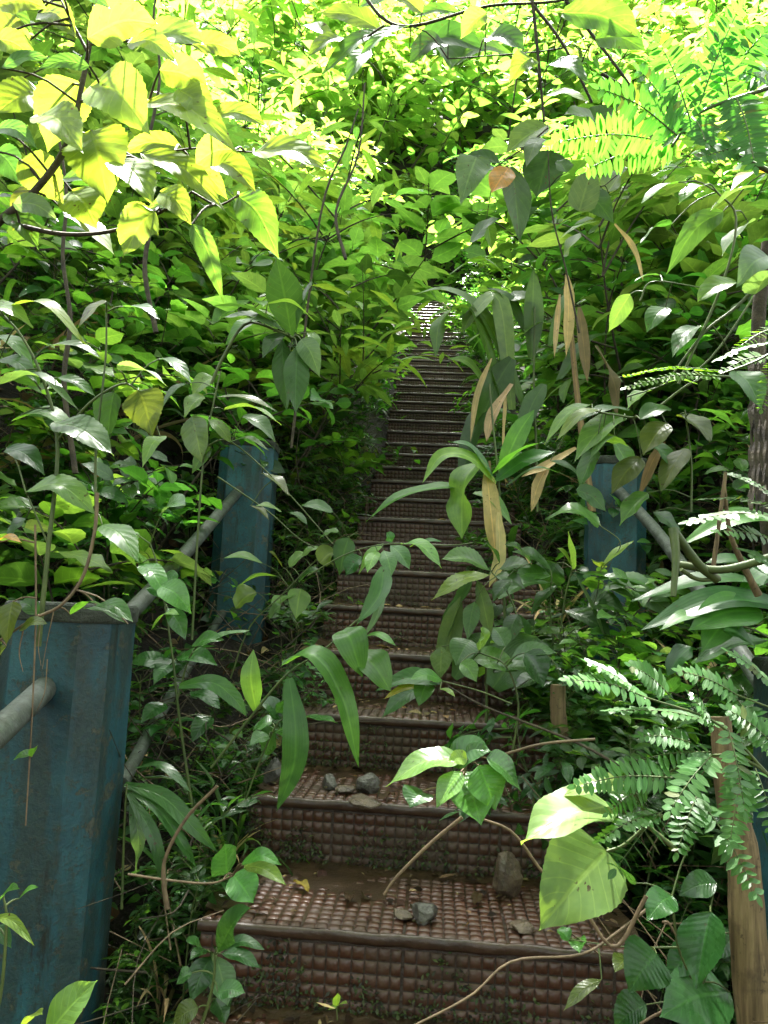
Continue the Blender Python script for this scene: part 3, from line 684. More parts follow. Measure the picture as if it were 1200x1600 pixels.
hero('serrated_herb', 'tall dark serrated herb with two fresh lime shoots before the shaded blue post', 'herb', [
 (895, 890, 888, 830, 26, O, PALE, .02), (893, 884, 870, 856, 14, Ln_, LIME), (940, 885, 990, 845, 22, Ln_, LIME, .05), (938, 886, 928, 878, 20, H_, LIME), (905, 895, 990, 930, 34, Ln_, MID, .1), (945, 915, 1062, 970, 46, Ln_, GREY, .12), (930, 905, 1040, 930, 40, Ln_, MID, .12),
 (890, 960, 1000, 968, 26, Ln_, MID, .12), (880, 955, 960, 1000, 30, Ln_, DK), (860, 890, 800, 862, 40, Ln_, MID), (860, 900, 800, 905, 30, Ln_, BR), (860, 910, 776, 938, 26, Ln_, MID), (870, 915, 830, 960, 26, Ln_, MID), (870, 880, 850, 925, 46, O, DK), (920, 940, 980, 960, 40, H_, DK),
 (900, 900, 950, 1010, 16, Ln_, GREY, .05), (936, 820, 852, 812, 44, H_, BR, .25), (830, 1000, 800, 960, 26, O, MID), (860, 1010, 800, 1040, 40, O, MID), (700, 1000, 690, 1052, 24, Ln_, GREY), (900, 1000, 930, 1030, 30, O, DK), (960, 1010, 1000, 1040, 26, O, DK)],
 [([(870, 1180), (872, 1050), (880, 950), (894, 888)], .004, .0025), ([(880, 1000), (925, 950), (940, 886)], .003, .002), ([(872, 1060), (860, 960), (862, 900)], .003, .002), ([(940, 890), (970, 850), (936, 820)], .002, .0015)], 2.55, mat='lance', serr=.035)
hero('round_leaf_herb', 'low herb of rounded puckered leaves over the dead stub beside the third step', 'herb', [
 (750, 1015, 752, 980, 36, O, PALE), (735, 1000, 712, 1040, 40, O, MID), (690, 1010, 688, 1060, 28, Ln_, GREY), (740, 1030, 810, 1050, 40, O, BR, .1), (720, 1035, 745, 1066, 26, O, BR), (800, 1030, 870, 1020, 30, O, MID), (820, 1020, 850, 1075, 50, O, DK), (770, 1050, 850, 1050, 30, Ln_, MID), (790, 1010, 770, 980, 30, O, MID),
 (850, 1060, 800, 1080, 34, O, DK)],
 [([(800, 1180), (810, 1100), (790, 1040), (750, 1020)], .003, .002)], 2.0, mat='glossy')

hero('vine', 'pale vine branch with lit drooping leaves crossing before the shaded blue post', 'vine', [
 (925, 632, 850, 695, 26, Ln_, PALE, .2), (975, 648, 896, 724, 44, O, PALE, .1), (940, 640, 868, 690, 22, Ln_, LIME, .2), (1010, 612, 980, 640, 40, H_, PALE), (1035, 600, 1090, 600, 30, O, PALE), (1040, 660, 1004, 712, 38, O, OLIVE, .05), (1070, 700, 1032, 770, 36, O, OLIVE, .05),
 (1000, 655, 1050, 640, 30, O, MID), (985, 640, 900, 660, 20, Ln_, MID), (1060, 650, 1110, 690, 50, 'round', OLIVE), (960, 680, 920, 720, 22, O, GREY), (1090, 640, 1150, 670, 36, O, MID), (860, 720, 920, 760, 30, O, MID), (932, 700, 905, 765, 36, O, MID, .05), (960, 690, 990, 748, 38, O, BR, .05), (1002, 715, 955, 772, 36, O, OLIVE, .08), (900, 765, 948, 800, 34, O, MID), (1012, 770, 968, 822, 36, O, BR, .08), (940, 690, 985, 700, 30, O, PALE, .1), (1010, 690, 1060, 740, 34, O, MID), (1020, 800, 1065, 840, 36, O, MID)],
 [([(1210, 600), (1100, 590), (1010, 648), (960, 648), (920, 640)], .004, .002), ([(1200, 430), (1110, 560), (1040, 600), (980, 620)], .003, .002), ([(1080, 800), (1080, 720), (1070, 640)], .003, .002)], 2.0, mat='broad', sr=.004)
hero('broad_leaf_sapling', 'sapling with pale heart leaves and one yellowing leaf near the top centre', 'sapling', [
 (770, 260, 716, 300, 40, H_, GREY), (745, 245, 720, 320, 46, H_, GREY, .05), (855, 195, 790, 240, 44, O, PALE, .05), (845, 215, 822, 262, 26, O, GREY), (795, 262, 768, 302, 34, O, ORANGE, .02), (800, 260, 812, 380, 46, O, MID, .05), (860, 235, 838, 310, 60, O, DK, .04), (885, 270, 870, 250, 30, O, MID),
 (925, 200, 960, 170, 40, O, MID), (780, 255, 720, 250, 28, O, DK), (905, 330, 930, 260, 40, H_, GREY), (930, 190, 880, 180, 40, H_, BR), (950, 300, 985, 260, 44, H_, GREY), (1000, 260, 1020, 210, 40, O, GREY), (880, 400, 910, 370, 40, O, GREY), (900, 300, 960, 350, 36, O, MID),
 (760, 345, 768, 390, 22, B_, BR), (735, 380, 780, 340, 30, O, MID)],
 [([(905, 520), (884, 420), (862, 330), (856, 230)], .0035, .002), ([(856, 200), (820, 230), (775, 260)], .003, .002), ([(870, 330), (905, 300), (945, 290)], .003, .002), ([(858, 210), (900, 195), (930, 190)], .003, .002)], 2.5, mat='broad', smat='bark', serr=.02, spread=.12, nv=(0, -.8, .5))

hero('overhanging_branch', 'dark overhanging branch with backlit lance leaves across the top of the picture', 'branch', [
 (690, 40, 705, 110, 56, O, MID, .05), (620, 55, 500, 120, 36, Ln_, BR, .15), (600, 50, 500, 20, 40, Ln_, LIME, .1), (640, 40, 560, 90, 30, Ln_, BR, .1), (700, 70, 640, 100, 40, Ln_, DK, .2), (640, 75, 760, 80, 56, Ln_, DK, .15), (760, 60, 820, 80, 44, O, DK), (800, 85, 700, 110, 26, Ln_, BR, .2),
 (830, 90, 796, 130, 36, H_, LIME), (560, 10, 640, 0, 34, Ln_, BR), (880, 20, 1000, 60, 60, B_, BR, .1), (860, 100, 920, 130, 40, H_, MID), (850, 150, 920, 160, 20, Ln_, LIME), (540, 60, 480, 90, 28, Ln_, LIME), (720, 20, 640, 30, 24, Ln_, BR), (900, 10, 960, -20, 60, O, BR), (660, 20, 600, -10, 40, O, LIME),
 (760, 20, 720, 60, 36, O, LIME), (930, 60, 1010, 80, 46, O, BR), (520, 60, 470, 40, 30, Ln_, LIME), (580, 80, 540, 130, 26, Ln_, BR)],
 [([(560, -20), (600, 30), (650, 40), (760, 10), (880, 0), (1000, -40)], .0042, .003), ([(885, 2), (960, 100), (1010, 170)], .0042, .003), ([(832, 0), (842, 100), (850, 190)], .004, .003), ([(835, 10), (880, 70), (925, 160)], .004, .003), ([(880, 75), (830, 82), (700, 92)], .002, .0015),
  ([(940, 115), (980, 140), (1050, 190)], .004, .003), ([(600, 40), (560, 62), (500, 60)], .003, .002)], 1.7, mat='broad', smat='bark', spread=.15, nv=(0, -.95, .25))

hero('edge_leaf_vine', 'vine with grey sheen leaves dangling beside the shaggy dark stem at the photo edge', 'vine', [
 (1130, 330, 1040, 430, 34, O, BR, .15), (1200, 400, 1150, 450, 50, H_, GREY), (1150, 440, 1090, 470, 36, 'round', PALE), (1170, 350, 1128, 400, 40, O, GREY), (1100, 290, 1060, 320, 40, O, BR), (1195, 270, 1140, 300, 26, O, ORANGE), (1110, 330, 1180, 290, 30, O, GREY), (985, 460, 950, 520, 26, O, PALE, .05),
 (1060, 285, 1000, 320, 34, O, BR), (1050, 350, 1000, 380, 24, Ln_, MID), (1180, 460, 1210, 420, 44, H_, GREY), (1040, 480, 1010, 520, 30, O, MID), (1090, 510, 1050, 560, 32, O, MID), (1150, 580, 1190, 640, 44, O, MID), (1030, 430, 990, 440, 24, O, MID)],
 [([(1210, 420), (1150, 480), (1100, 520), (1040, 600)], .004, .002), ([(1000, 470), (1020, 440), (1100, 450)], .002, .001), ([(1060, 600), (1130, 440), (1150, 340), (1120, 300)], .003, .002)], 1.6, mat='broad', serr=.02, spread=.1)

hero('broad_blade_plant', 'plant with broad dark green blades spreading behind the cut green stalk', 'plant', [
 (1240, 822, 1062, 852, 34, B_, BR, .15), (1250, 930, 985, 940, 52, B_, MID, .12), (1240, 950, 1000, 985, 46, B_, DK, .12), (1190, 955, 1075, 985, 54, O, BR, .1), (1150, 960, 1095, 1020, 40, O, BR, .1), (1130, 985, 1180, 1010, 40, O, MID, .1), (1240, 880, 1150, 930, 40, B_, MID, .1), (1200, 900, 1100, 880, 30, B_, DK, .15), (1200, 1000, 1080, 1040, 44, O, MID, .1), (1110, 960, 1030, 985, 26, O, BR, .1), (1080, 1010, 1040, 1060, 36, O, DK)],
 [([(1300, 1150), (1270, 1000), (1240, 900), (1230, 820)], .006, .003), ([(1260, 1040), (1190, 990), (1130, 970)], .003, .002)], 1.7, mat='blade', petiole=False)
hero('dark_leaf_herb', 'herb with dark puckered leaves hanging at the end of the lowest riser', 'herb', [
 (1026, 1490, 982, 1552, 64, H_, DK, .1), (1110, 1425, 1088, 1545, 66, O, DK, .05), (1140, 1550, 1030, 1590, 70, O, MID, .1), (1100, 1480, 1040, 1530, 40, O, DK, .1), (1010, 1570, 960, 1605, 44, O, DK, .1), (985, 1380, 960, 1350, 30, O, MID), (1050, 1400, 1010, 1440, 36, O, MID), (1120, 1380, 1060, 1400, 34, O, DK), (1080, 1320, 1040, 1290, 34, O, MID), (890, 1470, 870, 1452, 24, O, BR), (900, 1468, 905, 1490, 22, O, BR), (985, 1500, 960, 1520, 26, O, OLIVE), (940, 1530, 880, 1580, 18, Ln_, OLIVE), (1150, 1460, 1120, 1500, 36, O, DK)],
 [([(1100, 1700), (1090, 1560), (1060, 1480), (1050, 1400)], .003, .002), ([(1090, 1560), (1120, 1470), (1110, 1420)], .002, .0015), ([(1060, 1480), (980, 1480), (890, 1468)], .002, .001)], 1.4, mat='glossy', serr=.02, petiole=True)
# cut green stalks and dry stalks
def stalk_thing(name, label, cat, parts, mat, group=None, blades=(), strip='blade'):
    made = []
    for pts, y0, y1, r0, r1 in parts:
        sm = MB(); P = px_path(pts, y0, y1); tube(sm, P, r0, r1, 10, None, jit((.3, .22, .12)), .03); made.append((sm, 'stalk', P[0]))
    for pts, y, w, tint in blades:
        sm = MB(); P = px_path(pts, y, y-.03)
        ribbon(sm, P, w*.5*y/FPX, norm(NV+rng.normal(0, .3, 3)), 'blade', 16, 4, jit(tint), .35, 0, .12, rng.uniform(0, 9)); made.append((sm, strip, P[0]))
    root = made[0][2]
    if len(made) == 1:
        o = made[0][0].obj(name, M[mat], None, True, root); o.location = root
    else:
        o = empty(name, root)
        for sm, nm, P in made: sm.obj(nm, M[mat], o, True, root)
    return tag(o, label, cat, group)
stalk_thing('cut_stalk', 'green cut plant stalk bent into a peak with a brown cut end', 'stalk', [([(1120, 905), (1090, 880), (1052, 828)], 1.5, 1.45, .009, .008), ([(1052, 826), (1056, 870), (1052, 932)], 1.45, 1.43, .009, .005), ([(1060, 882), (1130, 890), (1215, 868)], 1.5, 1.45, .007, .008), ([(1064, 890), (1090, 905), (1125, 905)], 1.48, 1.5, .004, .004)], 'greenstem')
stalk_thing('dry_stalk', 'thick dry brown bamboo like stalk standing against the hidden near post', 'stalk', [([(1200, 1720), (1172, 1500), (1160, 1330), (1138, 1240), (1125, 1120)], 1.36, 1.40, .034, .017)], 'tan')
stalk_thing('dry_stalk', 'short dead brown stub at the end of the third step', 'stalk', [([(876, 1150), (872, 1110), (872, 1070)], 2.1, 2.1, .021, .019), ], 'tan')
stalk_thing('dry_stalk', 'pair of thin straw coloured stalks rising past the cut green stalk', 'stalk', [([(1112, 905), (1122, 830), (1134, 738)], 1.6, 1.6, .005, .0035), ([(1185, 930), (1160, 880), (1140, 830), (1132, 760)], 1.65, 1.6, .008, .003)], 'tan')
DB = lambda *a: a
stalk_thing('dead_grass', 'withered tan grass blades hanging by the bright arching grass', 'dead grass', [([(775, 920), (772, 830), (765, 720)], 2.7, 2.7, .008, .004)], 'dead', None,
  [([(760, 735), (768, 810), (776, 885)], 2.66, 34, TAN), ([(778, 800), (780, 870), (764, 918)], 2.62, 22, TAN), ([(768, 560), (745, 620), (735, 690)], 3.0, 11, TAN), ([(800, 600), (770, 650), (760, 690)], 3.0, 22, TAN), ([(790, 610), (785, 680), (790, 760)], 3.0, 12, TAN), ([(860, 720), (840, 760), (830, 800)], 2.9, 20, TAN), ([(900, 700), (850, 730), (815, 745)], 2.9, 16, TAN)])
stalk_thing('dead_grass', 'upright brown dead sheaths among the ribbed palm grass blades', 'dead grass', [([(925, 800), (900, 600), (885, 430)], 3.2, 3.3, .016, .008)], 'dead', None,
  [([(886, 430), (888, 490), (884, 560)], 3.15, 22, TAN), ([(905, 480), (912, 540), (918, 600)], 3.15, 20, BROWN), ([(875, 460), (870, 510), (866, 560)], 3.15, 10, TAN), ([(960, 350), (990, 390), (1005, 440)], 3.0, 12, TAN), ([(1000, 770), (1020, 720), (1040, 690)], 2.2, 18, BROWN), ([(930, 540), (960, 600), (965, 660)], 3.0, 22, BROWN)])
stalk_thing('shaggy_stem', 'shaggy dark mossy tree stem at the photo edge beside the dangling vine', 'tree stem', [([(1215, 950), (1200, 800), (1190, 640), (1185, 500), (1200, 380)], 1.75, 1.75, .02, .014)], 'bark', None,
  [([(1190+a, 560+b), (1185+a, 580+b), (1186+a, 610+b)], 1.7, 10, (.02, .018, .014)) for a in (-12, -4, 6) for b in range(-40, 200, 34)], 'bark_strip')

# twigs and sticks
def twig(pts, y0, y1, r0, r1, label, mat='redstem'):
    sm = MB(); P = px_path(pts, y0, y1); tube(sm, P, r0, r1, 6, None, None, .06)
    o = sm.obj('twig', M[mat], None, True, P[0]); o.location = P[0]; tag(o, label, 'twig')
twig([(1030, 1405), (960, 1460), (905, 1492), (800, 1502), (735, 1556), (640, 1606)], 1.42, 1.28, .0026, .0016, 'long pale bare twig curving down across the lowest riser')
twig([(700, 1072), (760, 1105), (900, 1160), (990, 1210)], 1.9, 1.75, .002, .004, 'thin dark bare twig slanting across the ends of the third and fourth steps', 'bark')
twig([(790, 1178), (850, 1162), (930, 1155)], 1.7, 1.65, .003, .003, 'short grey twig lying level above the sprig of five leaves')
twig([(1000, 1600), (1085, 1540), (1050, 1450), (1035, 1440)], 1.4, 1.4, .0022, .0022, 'reddish twig leaning in the leaves at the corner by the thick dry stalk')
twig([(540, 405), (525, 330), (560, 240), (570, 130)], 3.2, 3.4, .008, .004, 'dark bare stem rising among the sunlit leaves at the top', 'bark')
twig([(455, 700), (500, 340), (540, 230), (560, 170)], 2.9, 3.0, .006, .003, 'slender brown stem leaning towards the sunlit slope', 'bark')
twig([(244, 520), (226, 420), (238, 330), (228, 250), (250, 120), (240, 20), (262, -60)], 2.3, 2.5, .009, .003, 'mossy dark trunk standing behind the sunlit lime shrub', 'bark')
twig([(118, 740), (100, 600), (110, 500), (98, 400), (104, 300), (86, 180)], 2.0, 2.1, .008, .004, 'dark leaning trunk in the shade below the sunlit lime shrub', 'bark')

# ------------------------------------------------------------------ feathery (pinnate) plants
def pinnate(name, label, cat, rachis, pinnae, y, ll, lw, tint, mat='small', gap=None, dy=.05, n0=None):
    """pinnae: (bx,by,tx,ty[,scale]) rows of paired leaflets; ll, lw leaflet length and width in px"""
    lv, sm = Leaves(), MB(); root = None
    for pts, r in rachis:
        P = px_path(pts, y, y); root = P[0] if root is None else root
        tube(sm, P, r, r*.6, 6)
    for p in pinnae:
        bx, by, tx, ty = p[:4]; sc = p[4] if len(p) > 4 else 1
        yb = y+rng.uniform(-dy, dy)
        B, Tp = at(bx, by, yb), at(tx, ty, yb-rng.uniform(0, .05)); Ln = np.linalg.norm(Tp-B)
        C = spline([B, (B+Tp)/2+np.array([0, -.02, .06])*Ln, Tp], 40); tube(sm, C[::6], .0013, .0006, 4, 12)
        T = norm(np.gradient(C, axis=0)); nn = norm((NV if n0 is None else n0)+rng.normal(0, .28, 3))
        px = yb/FPX; g = (gap or lw*.92)*px*sc; n = max(4, int(Ln/g))
        for i in range(n):
            f = (i+.7)/n; q = C[min(39, int(f*39))]; t = T[min(39, int(f*39))]
            sd = norm(np.cross(t, nn)); s_ = (1-.55*max(0, f-.55)/.45)*(.75+.25*min(1, f*5))
            for sg in (-1, 1):
                if rng.uniform() < .05: continue
                d = norm(sg*sd+t*.28+rng.normal(0, .05, 3))
                lv.add(q, d, norm(nn+rng.normal(0, .1, 3)), ll*px*sc*s_*rng.uniform(.9, 1.08), lw*.5*px*sc, rng.uniform(-.1, .4), .05, 'leaflet', 3, 2, jit(tint if rng.uniform() > .03 else OLIVE, .2))
        tq = C[-1]
        lv.add(tq, T[-1], nn, ll*px*sc*.5, lw*.45*px*sc, .1, .0, 'leaflet', 3, 2, jit(tint, .12))
    fm = MB(); lv.into(fm)
    e = empty(name, root, label, cat)
    fm.obj('foliage', M[mat], e, True, root); sm.obj('stem', M['greenstem'], e, True, root)
pinnate('feathery_plant', 'feathery plant with rows of paired pale leaflets before the hidden near post', 'plant',
 [([(1260, 1330), (1200, 1210), (1110, 1180), (1010, 1225)], .003), ([(1200, 1210), (1120, 1130), (1010, 1090)], .0025), ([(1240, 1120), (1150, 1085)], .002)],
 [(1015, 1092, 886, 1062), (1010, 1095, 918, 1034, .9), (1045, 1085, 985, 1040, .9), (1155, 1088, 1062, 1048, .9), (1210, 1075, 1138, 1018, .9), (1135, 1135, 952, 1110), (1115, 1140, 1078, 1085, .8), (1138, 1140, 1164, 1268, 1.15), (1215, 1170, 1136, 1108),
  (1110, 1175, 968, 1198), (1112, 1180, 1046, 1268, 1.1), (1055, 1248, 962, 1358, 1.25), (1092, 1235, 1058, 1332), (1100, 1258, 1182, 1398, 1.2), (1050, 1215, 900, 1228), (1030, 1270, 936, 1312, .9), (1180, 1200, 1210, 1300, 1.1), (1150, 1090, 1190, 1160), (1080, 1160, 1000, 1150, .9), (1160, 1200, 1140, 1320), (1010, 1230, 950, 1270, .8)],
 1.2, 29, 9.5, (.055, .155, .035))
pinnate('feathery_plant', 'sunlit feathery branch with bright green leaflet rows in the upper corner', 'plant',
 [([(1280, 110), (1200, 138), (1095, 175), (1050, 228)], .003), ([(1280, 300), (1190, 262), (1050, 195), (1000, 150)], .004)],
 [(1078, 186, 1030, 66, 1.1), (1090, 172, 1154, 14, 1.2), (1058, 212, 938, 138, 1.1), (1052, 224, 866, 222), (1052, 228, 916, 264), (1110, 166, 1195, 50, 1.2), (1210, 232, 1095, 246, .9), (1080, 182, 1104, 224, .9), (1150, 152, 1180, 260), (1200, 138, 1230, 20, 1.2), (1060, 200, 1000, 110, 1.0), (1140, 155, 1120, 60, 1.1), (1215, 140, 1150, 110, 1.1)],
 .95, 38, 10, (.035, .14, .022), gap=8.5, n0=norm(np.array([-.15, -1, .05])))
pinnate('feathery_plant', 'feathery frond of dense bright leaflets jutting in front of the shaggy dark stem', 'plant',
 [([(1260, 515), (1190, 560), (1125, 585)], .0025)],
 [(1128, 580, 974, 588), (1126, 588, 978, 606), (1210, 535, 1120, 562, 1.1), (1225, 510, 1150, 545, 1.1), (1200, 555, 1130, 578), (1215, 560, 1190, 640)],
 1.25, 18, 7, (.07, .2, .02), gap=7)
pinnate('feathery_plant', 'feathery frond with pale leaflets above the cut green stalk', 'plant',
 [([(1290, 780), (1215, 800)], .0025)],
 [(1215, 808, 1072, 816, 1.1), (1218, 794, 1092, 780), (1220, 850, 1120, 830), (1215, 780, 1140, 740, .9), (1225, 900, 1160, 860)],
 1.3, 24, 10, (.05, .13, .035))

# ------------------------------------------------------------------ plant prototypes for the banks
PROTO = {}
def proto_finish(kind, lv, sm, mat, smat, name):
    fm = MB(); lv.into(fm)
    PROTO.setdefault(kind, []).append((name, fm.mesh('foliage', M[mat]), sm.mesh('stem', M[smat])))
def stem_curve(h, lean, n=8, wob=.06):
    a = rng.uniform(0, 6.28); L = np.array([math.cos(a), math.sin(a), 0])*lean
    return spline([np.array([0, 0, -.05]), L*h*.25+np.array([0, 0, h*.4])+rng.normal(0, wob*h*.3, 3)*[1, 1, 0], L*h*.8+np.array([0, 0, h*.8])+rng.normal(0, wob*h*.5, 3)*[1, 1, 0], L*h*1.1+np.array([0, 0, h])], n)
def rand_up(s=.35): return norm(np.array([0, 0, 1.0])+rng.normal(0, s, 3))
def shrub_proto(h, L, W, shape, tints, nbr, per, mat, kind, name, lean=.25, smat='bark', res=(6, 2), droop=(.3, 1.0)):
    lv, sm = Leaves(), MB(); C = stem_curve(h, lean, 12); tube(sm, C[::3], .006*h+.002, .002)
    axes = [C]
    for b in range(nbr):
        i = rng.integers(3, 11); a = rng.uniform(0, 6.28); l = h*rng.uniform(.3, .6)
        d = norm(np.array([math.cos(a), math.sin(a), rng.uniform(.25, .9)]))
        D = spline([C[i], C[i]+d*l*.5+np.array([0, 0, .03]), C[i]+d*l+np.array([0, 0, -.04*l])], 10); tube(sm, D[::3], .003*h+.0012, .001, 5); axes.append(D)
    for A in axes:
        T = norm(np.gradient(A, axis=0)); a0 = rng.uniform(0, 6.28)
        for q in range(per):
            i = int(2+(len(A)-3)*(q+.6)/per); i = min(i, len(A)-1)
            for sg in (0, math.pi):
                a = a0+q*1.57+sg+rng.normal(0, .25)
                side = norm(np.array([math.cos(a), math.sin(a), rng.uniform(-.1, .5)])+T[i]*.35)
                l = L*rng.uniform(.6, 1.15)*(1 if q < per-1 else .7); pet = l*rng.uniform(.1, .3)
                B = A[i]+side*pet; sm_p = [A[i], (A[i]+B)/2+np.array([0, 0, .1*pet]), B]
                tube(sm, sm_p, .0012, .0008, 3, 3)
                t = tints[rng.integers(len(tints))]
                lv.add(B, side+np.array([0, 0, rng.uniform(-.25, .2)]), rand_up(.3), l, W*l/L*rng.uniform(.85, 1.15), rng.uniform(*droop), rng.uniform(.05, .35), shape, res[0], res[1], jit(t, .22), rng.uniform(0, .12), rng.normal(0, .3))
    proto_finish(kind, lv, sm, mat, smat, name)
def grass_proto(n, L, W, tints, mat, kind, name, droop=(1.0, 2.4), up=(.5, 1.3)):
    lv, sm = Leaves(), MB()
    for i in range(n):
        a = rng.uniform(0, 6.28); e = rng.uniform(*up); o = np.array([math.cos(a), math.sin(a), 0])
        hb = rng.uniform(0, .35)*L; B = o*rng.uniform(.01, .05)+np.array([0, 0, hb])
        d = o*math.cos(e)+np.array([0, 0, math.sin(e)]); tube(sm, [o*.01+[0, 0, -.05], B*.5, B], .003, .002, 4, 4)
        nrm = norm(np.array([0, 0, 1])*math.cos(e)-o*math.sin(e))
        l = L*rng.uniform(.6, 1.1)
        lv.add(B, d, nrm+rng.normal(0, .15, 3), l, W*rng.uniform(.75, 1.15), rng.uniform(*droop), rng.uniform(.15, .5), 'blade', 9, 2, jit(tints[rng.integers(len(tints))], .2), .04, rng.normal(0, .5))
    proto_finish(kind, lv, sm, mat, 'greenstem' if mat != 'dead' else 'tan', name)
def vine_proto(l, L, W, shape, tints, kind, name, mat='broad'):
    lv, sm = Leaves(), MB()
    for v in range(3):
        a = rng.uniform(0, 6.28); o = np.array([math.cos(a), math.sin(a), 0])
        C = spline([np.zeros(3), o*l*.25+[0, 0, l*.35], o*l*.55+[0, 0, l*.3]+rng.normal(0, .05, 3), o*l*.8+[0, 0, -l*.05]], 24); tube(sm, C[::4], .0022, .001, 5)
        for i in range(2, 24, 2):
            b = a+(1.3 if i % 4 else -1.3); side = norm(np.array([math.cos(b), math.sin(b), -.2])+rng.normal(0, .25, 3)); lv.add(C[i]+side*.015, side, rand_up(.4), L*rng.uniform(.6, 1.1), W*rng.uniform(.7, 1.1), rng.uniform(.2, .8), rng.uniform(.1, .35), shape, 6, 2, jit(tints[rng.integers(len(tints))], .2), .06)
    proto_finish(kind, lv, sm, mat, 'greenstem', name)
def fern_proto(n, L, kind, name, tints):
    lv, sm = Leaves(), MB()
    for i in range(n):
        a = i*6.28/n+rng.normal(0, .3); o = np.array([math.cos(a), math.sin(a), 0])
        C = spline([np.zeros(3), o*L*.35+[0, 0, L*.45], o*L*.8+[0, 0, L*.4], o*L*1.05+[0, 0, L*.1]], 26); tube(sm, C[::4], .002, .0008, 4)
        T = norm(np.gradient(C, axis=0))
        for q in range(3, 26):
            f = q/25; sd = norm(np.cross(T[q], [0, 0, 1])); s_ = math.sin(math.pi*min(1, f*.9+.08))**.7
            for sg in (-1, 1): lv.add(C[q], sg*sd+T[q]*.3, rand_up(.15), L*.2*s_, L*.022, .4, .1, 'lance', 4, 2, jit(tints[0], .15))
    proto_finish(kind, lv, sm, 'small', 'greenstem', name)
for v in range(4): shrub_proto(rng.uniform(.55, .8), .12, .034, O, [MID, DK, BR], 5, 5, 'broad', 'broad', 'broad_leaf_shrub')
for v in range(3): shrub_proto(rng.uniform(.5, .7), .13, .042, O, [MID, GREY, PALE, BR], 4, 5, 'broad', 'pale', 'pale_leaf_shrub')
for v in range(4): shrub_proto(rng.uniform(.4, .6), .11, .017, Ln_, [MID, DK, DK], 5, 7, 'lance', 'lance', 'lance_leaf_herb', smat='greenstem')
for v in range(4): shrub_proto(rng.uniform(.3, .45), .05, .013, Ln_, [MID, BR, DK], 8, 8, 'small', 'small', 'small_leaf_herb', smat='greenstem', res=(4, 2))
for v in range(3): grass_proto(16, .5, .013, [MID, BR, DK], 'blade', 'grass', 'grass_clump')
for v in range(3): grass_proto(9, .62, .035, [MID, BR, DK], 'pleat', 'palm', 'palm_grass')
for v in range(3): grass_proto(8, .5, .014, [TAN, BROWN, TAN], 'dead', 'dead', 'dead_grass', (.6, 2.6), (.8, 1.5))
for v in range(3): vine_proto(.5, .07, .026, H_, [MID, BR, OLIVE], 'vine', 'heart_leaf_vine')
for v in range(2): fern_proto(7, .34, 'fern', 'fern', [MID])
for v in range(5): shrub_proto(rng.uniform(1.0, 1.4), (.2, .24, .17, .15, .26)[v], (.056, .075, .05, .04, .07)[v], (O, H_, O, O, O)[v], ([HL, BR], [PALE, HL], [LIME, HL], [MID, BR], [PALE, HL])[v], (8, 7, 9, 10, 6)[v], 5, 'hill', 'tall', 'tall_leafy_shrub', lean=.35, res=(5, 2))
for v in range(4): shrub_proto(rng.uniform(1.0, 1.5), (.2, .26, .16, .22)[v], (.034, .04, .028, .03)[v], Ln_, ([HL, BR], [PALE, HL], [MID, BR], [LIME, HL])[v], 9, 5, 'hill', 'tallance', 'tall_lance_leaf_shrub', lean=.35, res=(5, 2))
CATS = dict(broad='shrub', pale='shrub', lance='herb', small='herb', grass='grass', palm='grass', dead='dead grass', vine='vine', fern='fern', tall='shrub', tallance='shrub')
DESC = dict(broad='broad leaved green shrub', pale='shrub with paler grey green leaves', lance='herb with dark narrow pointed leaves', small='bushy herb with many tiny leaves', grass='clump of thin arching grass blades',
            palm='palm grass with wide ribbed blades', dead='tuft of withered tan grass', vine='heart leaved vine', fern='small green fern', tall='tall leafy shrub', tallance='tall shrub with long pointed leaves')
ROOTS = {}
def plant(kind, x, y, scale, zone, tilt=.15, lean_to=0.0, dz=0.0):
    v = PROTO[kind][rng.integers(len(PROTO[kind]))]
    z = float(ground_z(x, y))+dz
    e = empty(v[0], (x, y, z), DESC[kind]+' '+zone[0], CATS[kind], zone[1]+' - '+DESC[kind])
    e.rotation_euler = (rng.normal(0, tilt), rng.normal(0, tilt)+lean_to, rng.uniform(0, 6.28))
    # lean towards the light over the stairs
    e.rotation_mode = 'XYZ'; e.scale = (scale,)*3
    link('foliage', v[1], e); link('stem', v[2], e)
    return e
ZL = ('in the shaded bank beyond the stout post', 'plants on the left bank')
ZR = ('in the shaded bank around the dry stalks', 'plants on the right bank')
ZLF = ('along the farther left stair edge', 'plants along the upper left stair edge')
ZRF = ('along the farther right stair edge', 'plants along the upper right stair edge')
ZH = ('on the sunlit upper slope', 'plants on the sunlit upper slope')
def ok_view(x, y, h, tops):
    """keep plants out of the view of the posts, the rails and the open steps"""
    for (x0, x1, ya, yb, hmax) in tops:
        if x0 < x < x1 and ya < y < yb and h > hmax: return False
    return True
CLEAR = [(-1.0, -.44, 0, 1.75, 0.0), (-1.02, -.44, 1.7, 2.5, .36), (-1.05, -.5, 2.5, 3.4, .2), (.44, 1.0, 0, 1.8, .0), (.5, .92, 2.5, 3.35, .28), (-1.6, -1.0, 0, 1.5, .45)]
HH = dict(broad=.65, pale=.6, lance=.5, small=.4, grass=.45, palm=.5, dead=.45, vine=.3, fern=.25, tall=1.2, tallance=1.25)
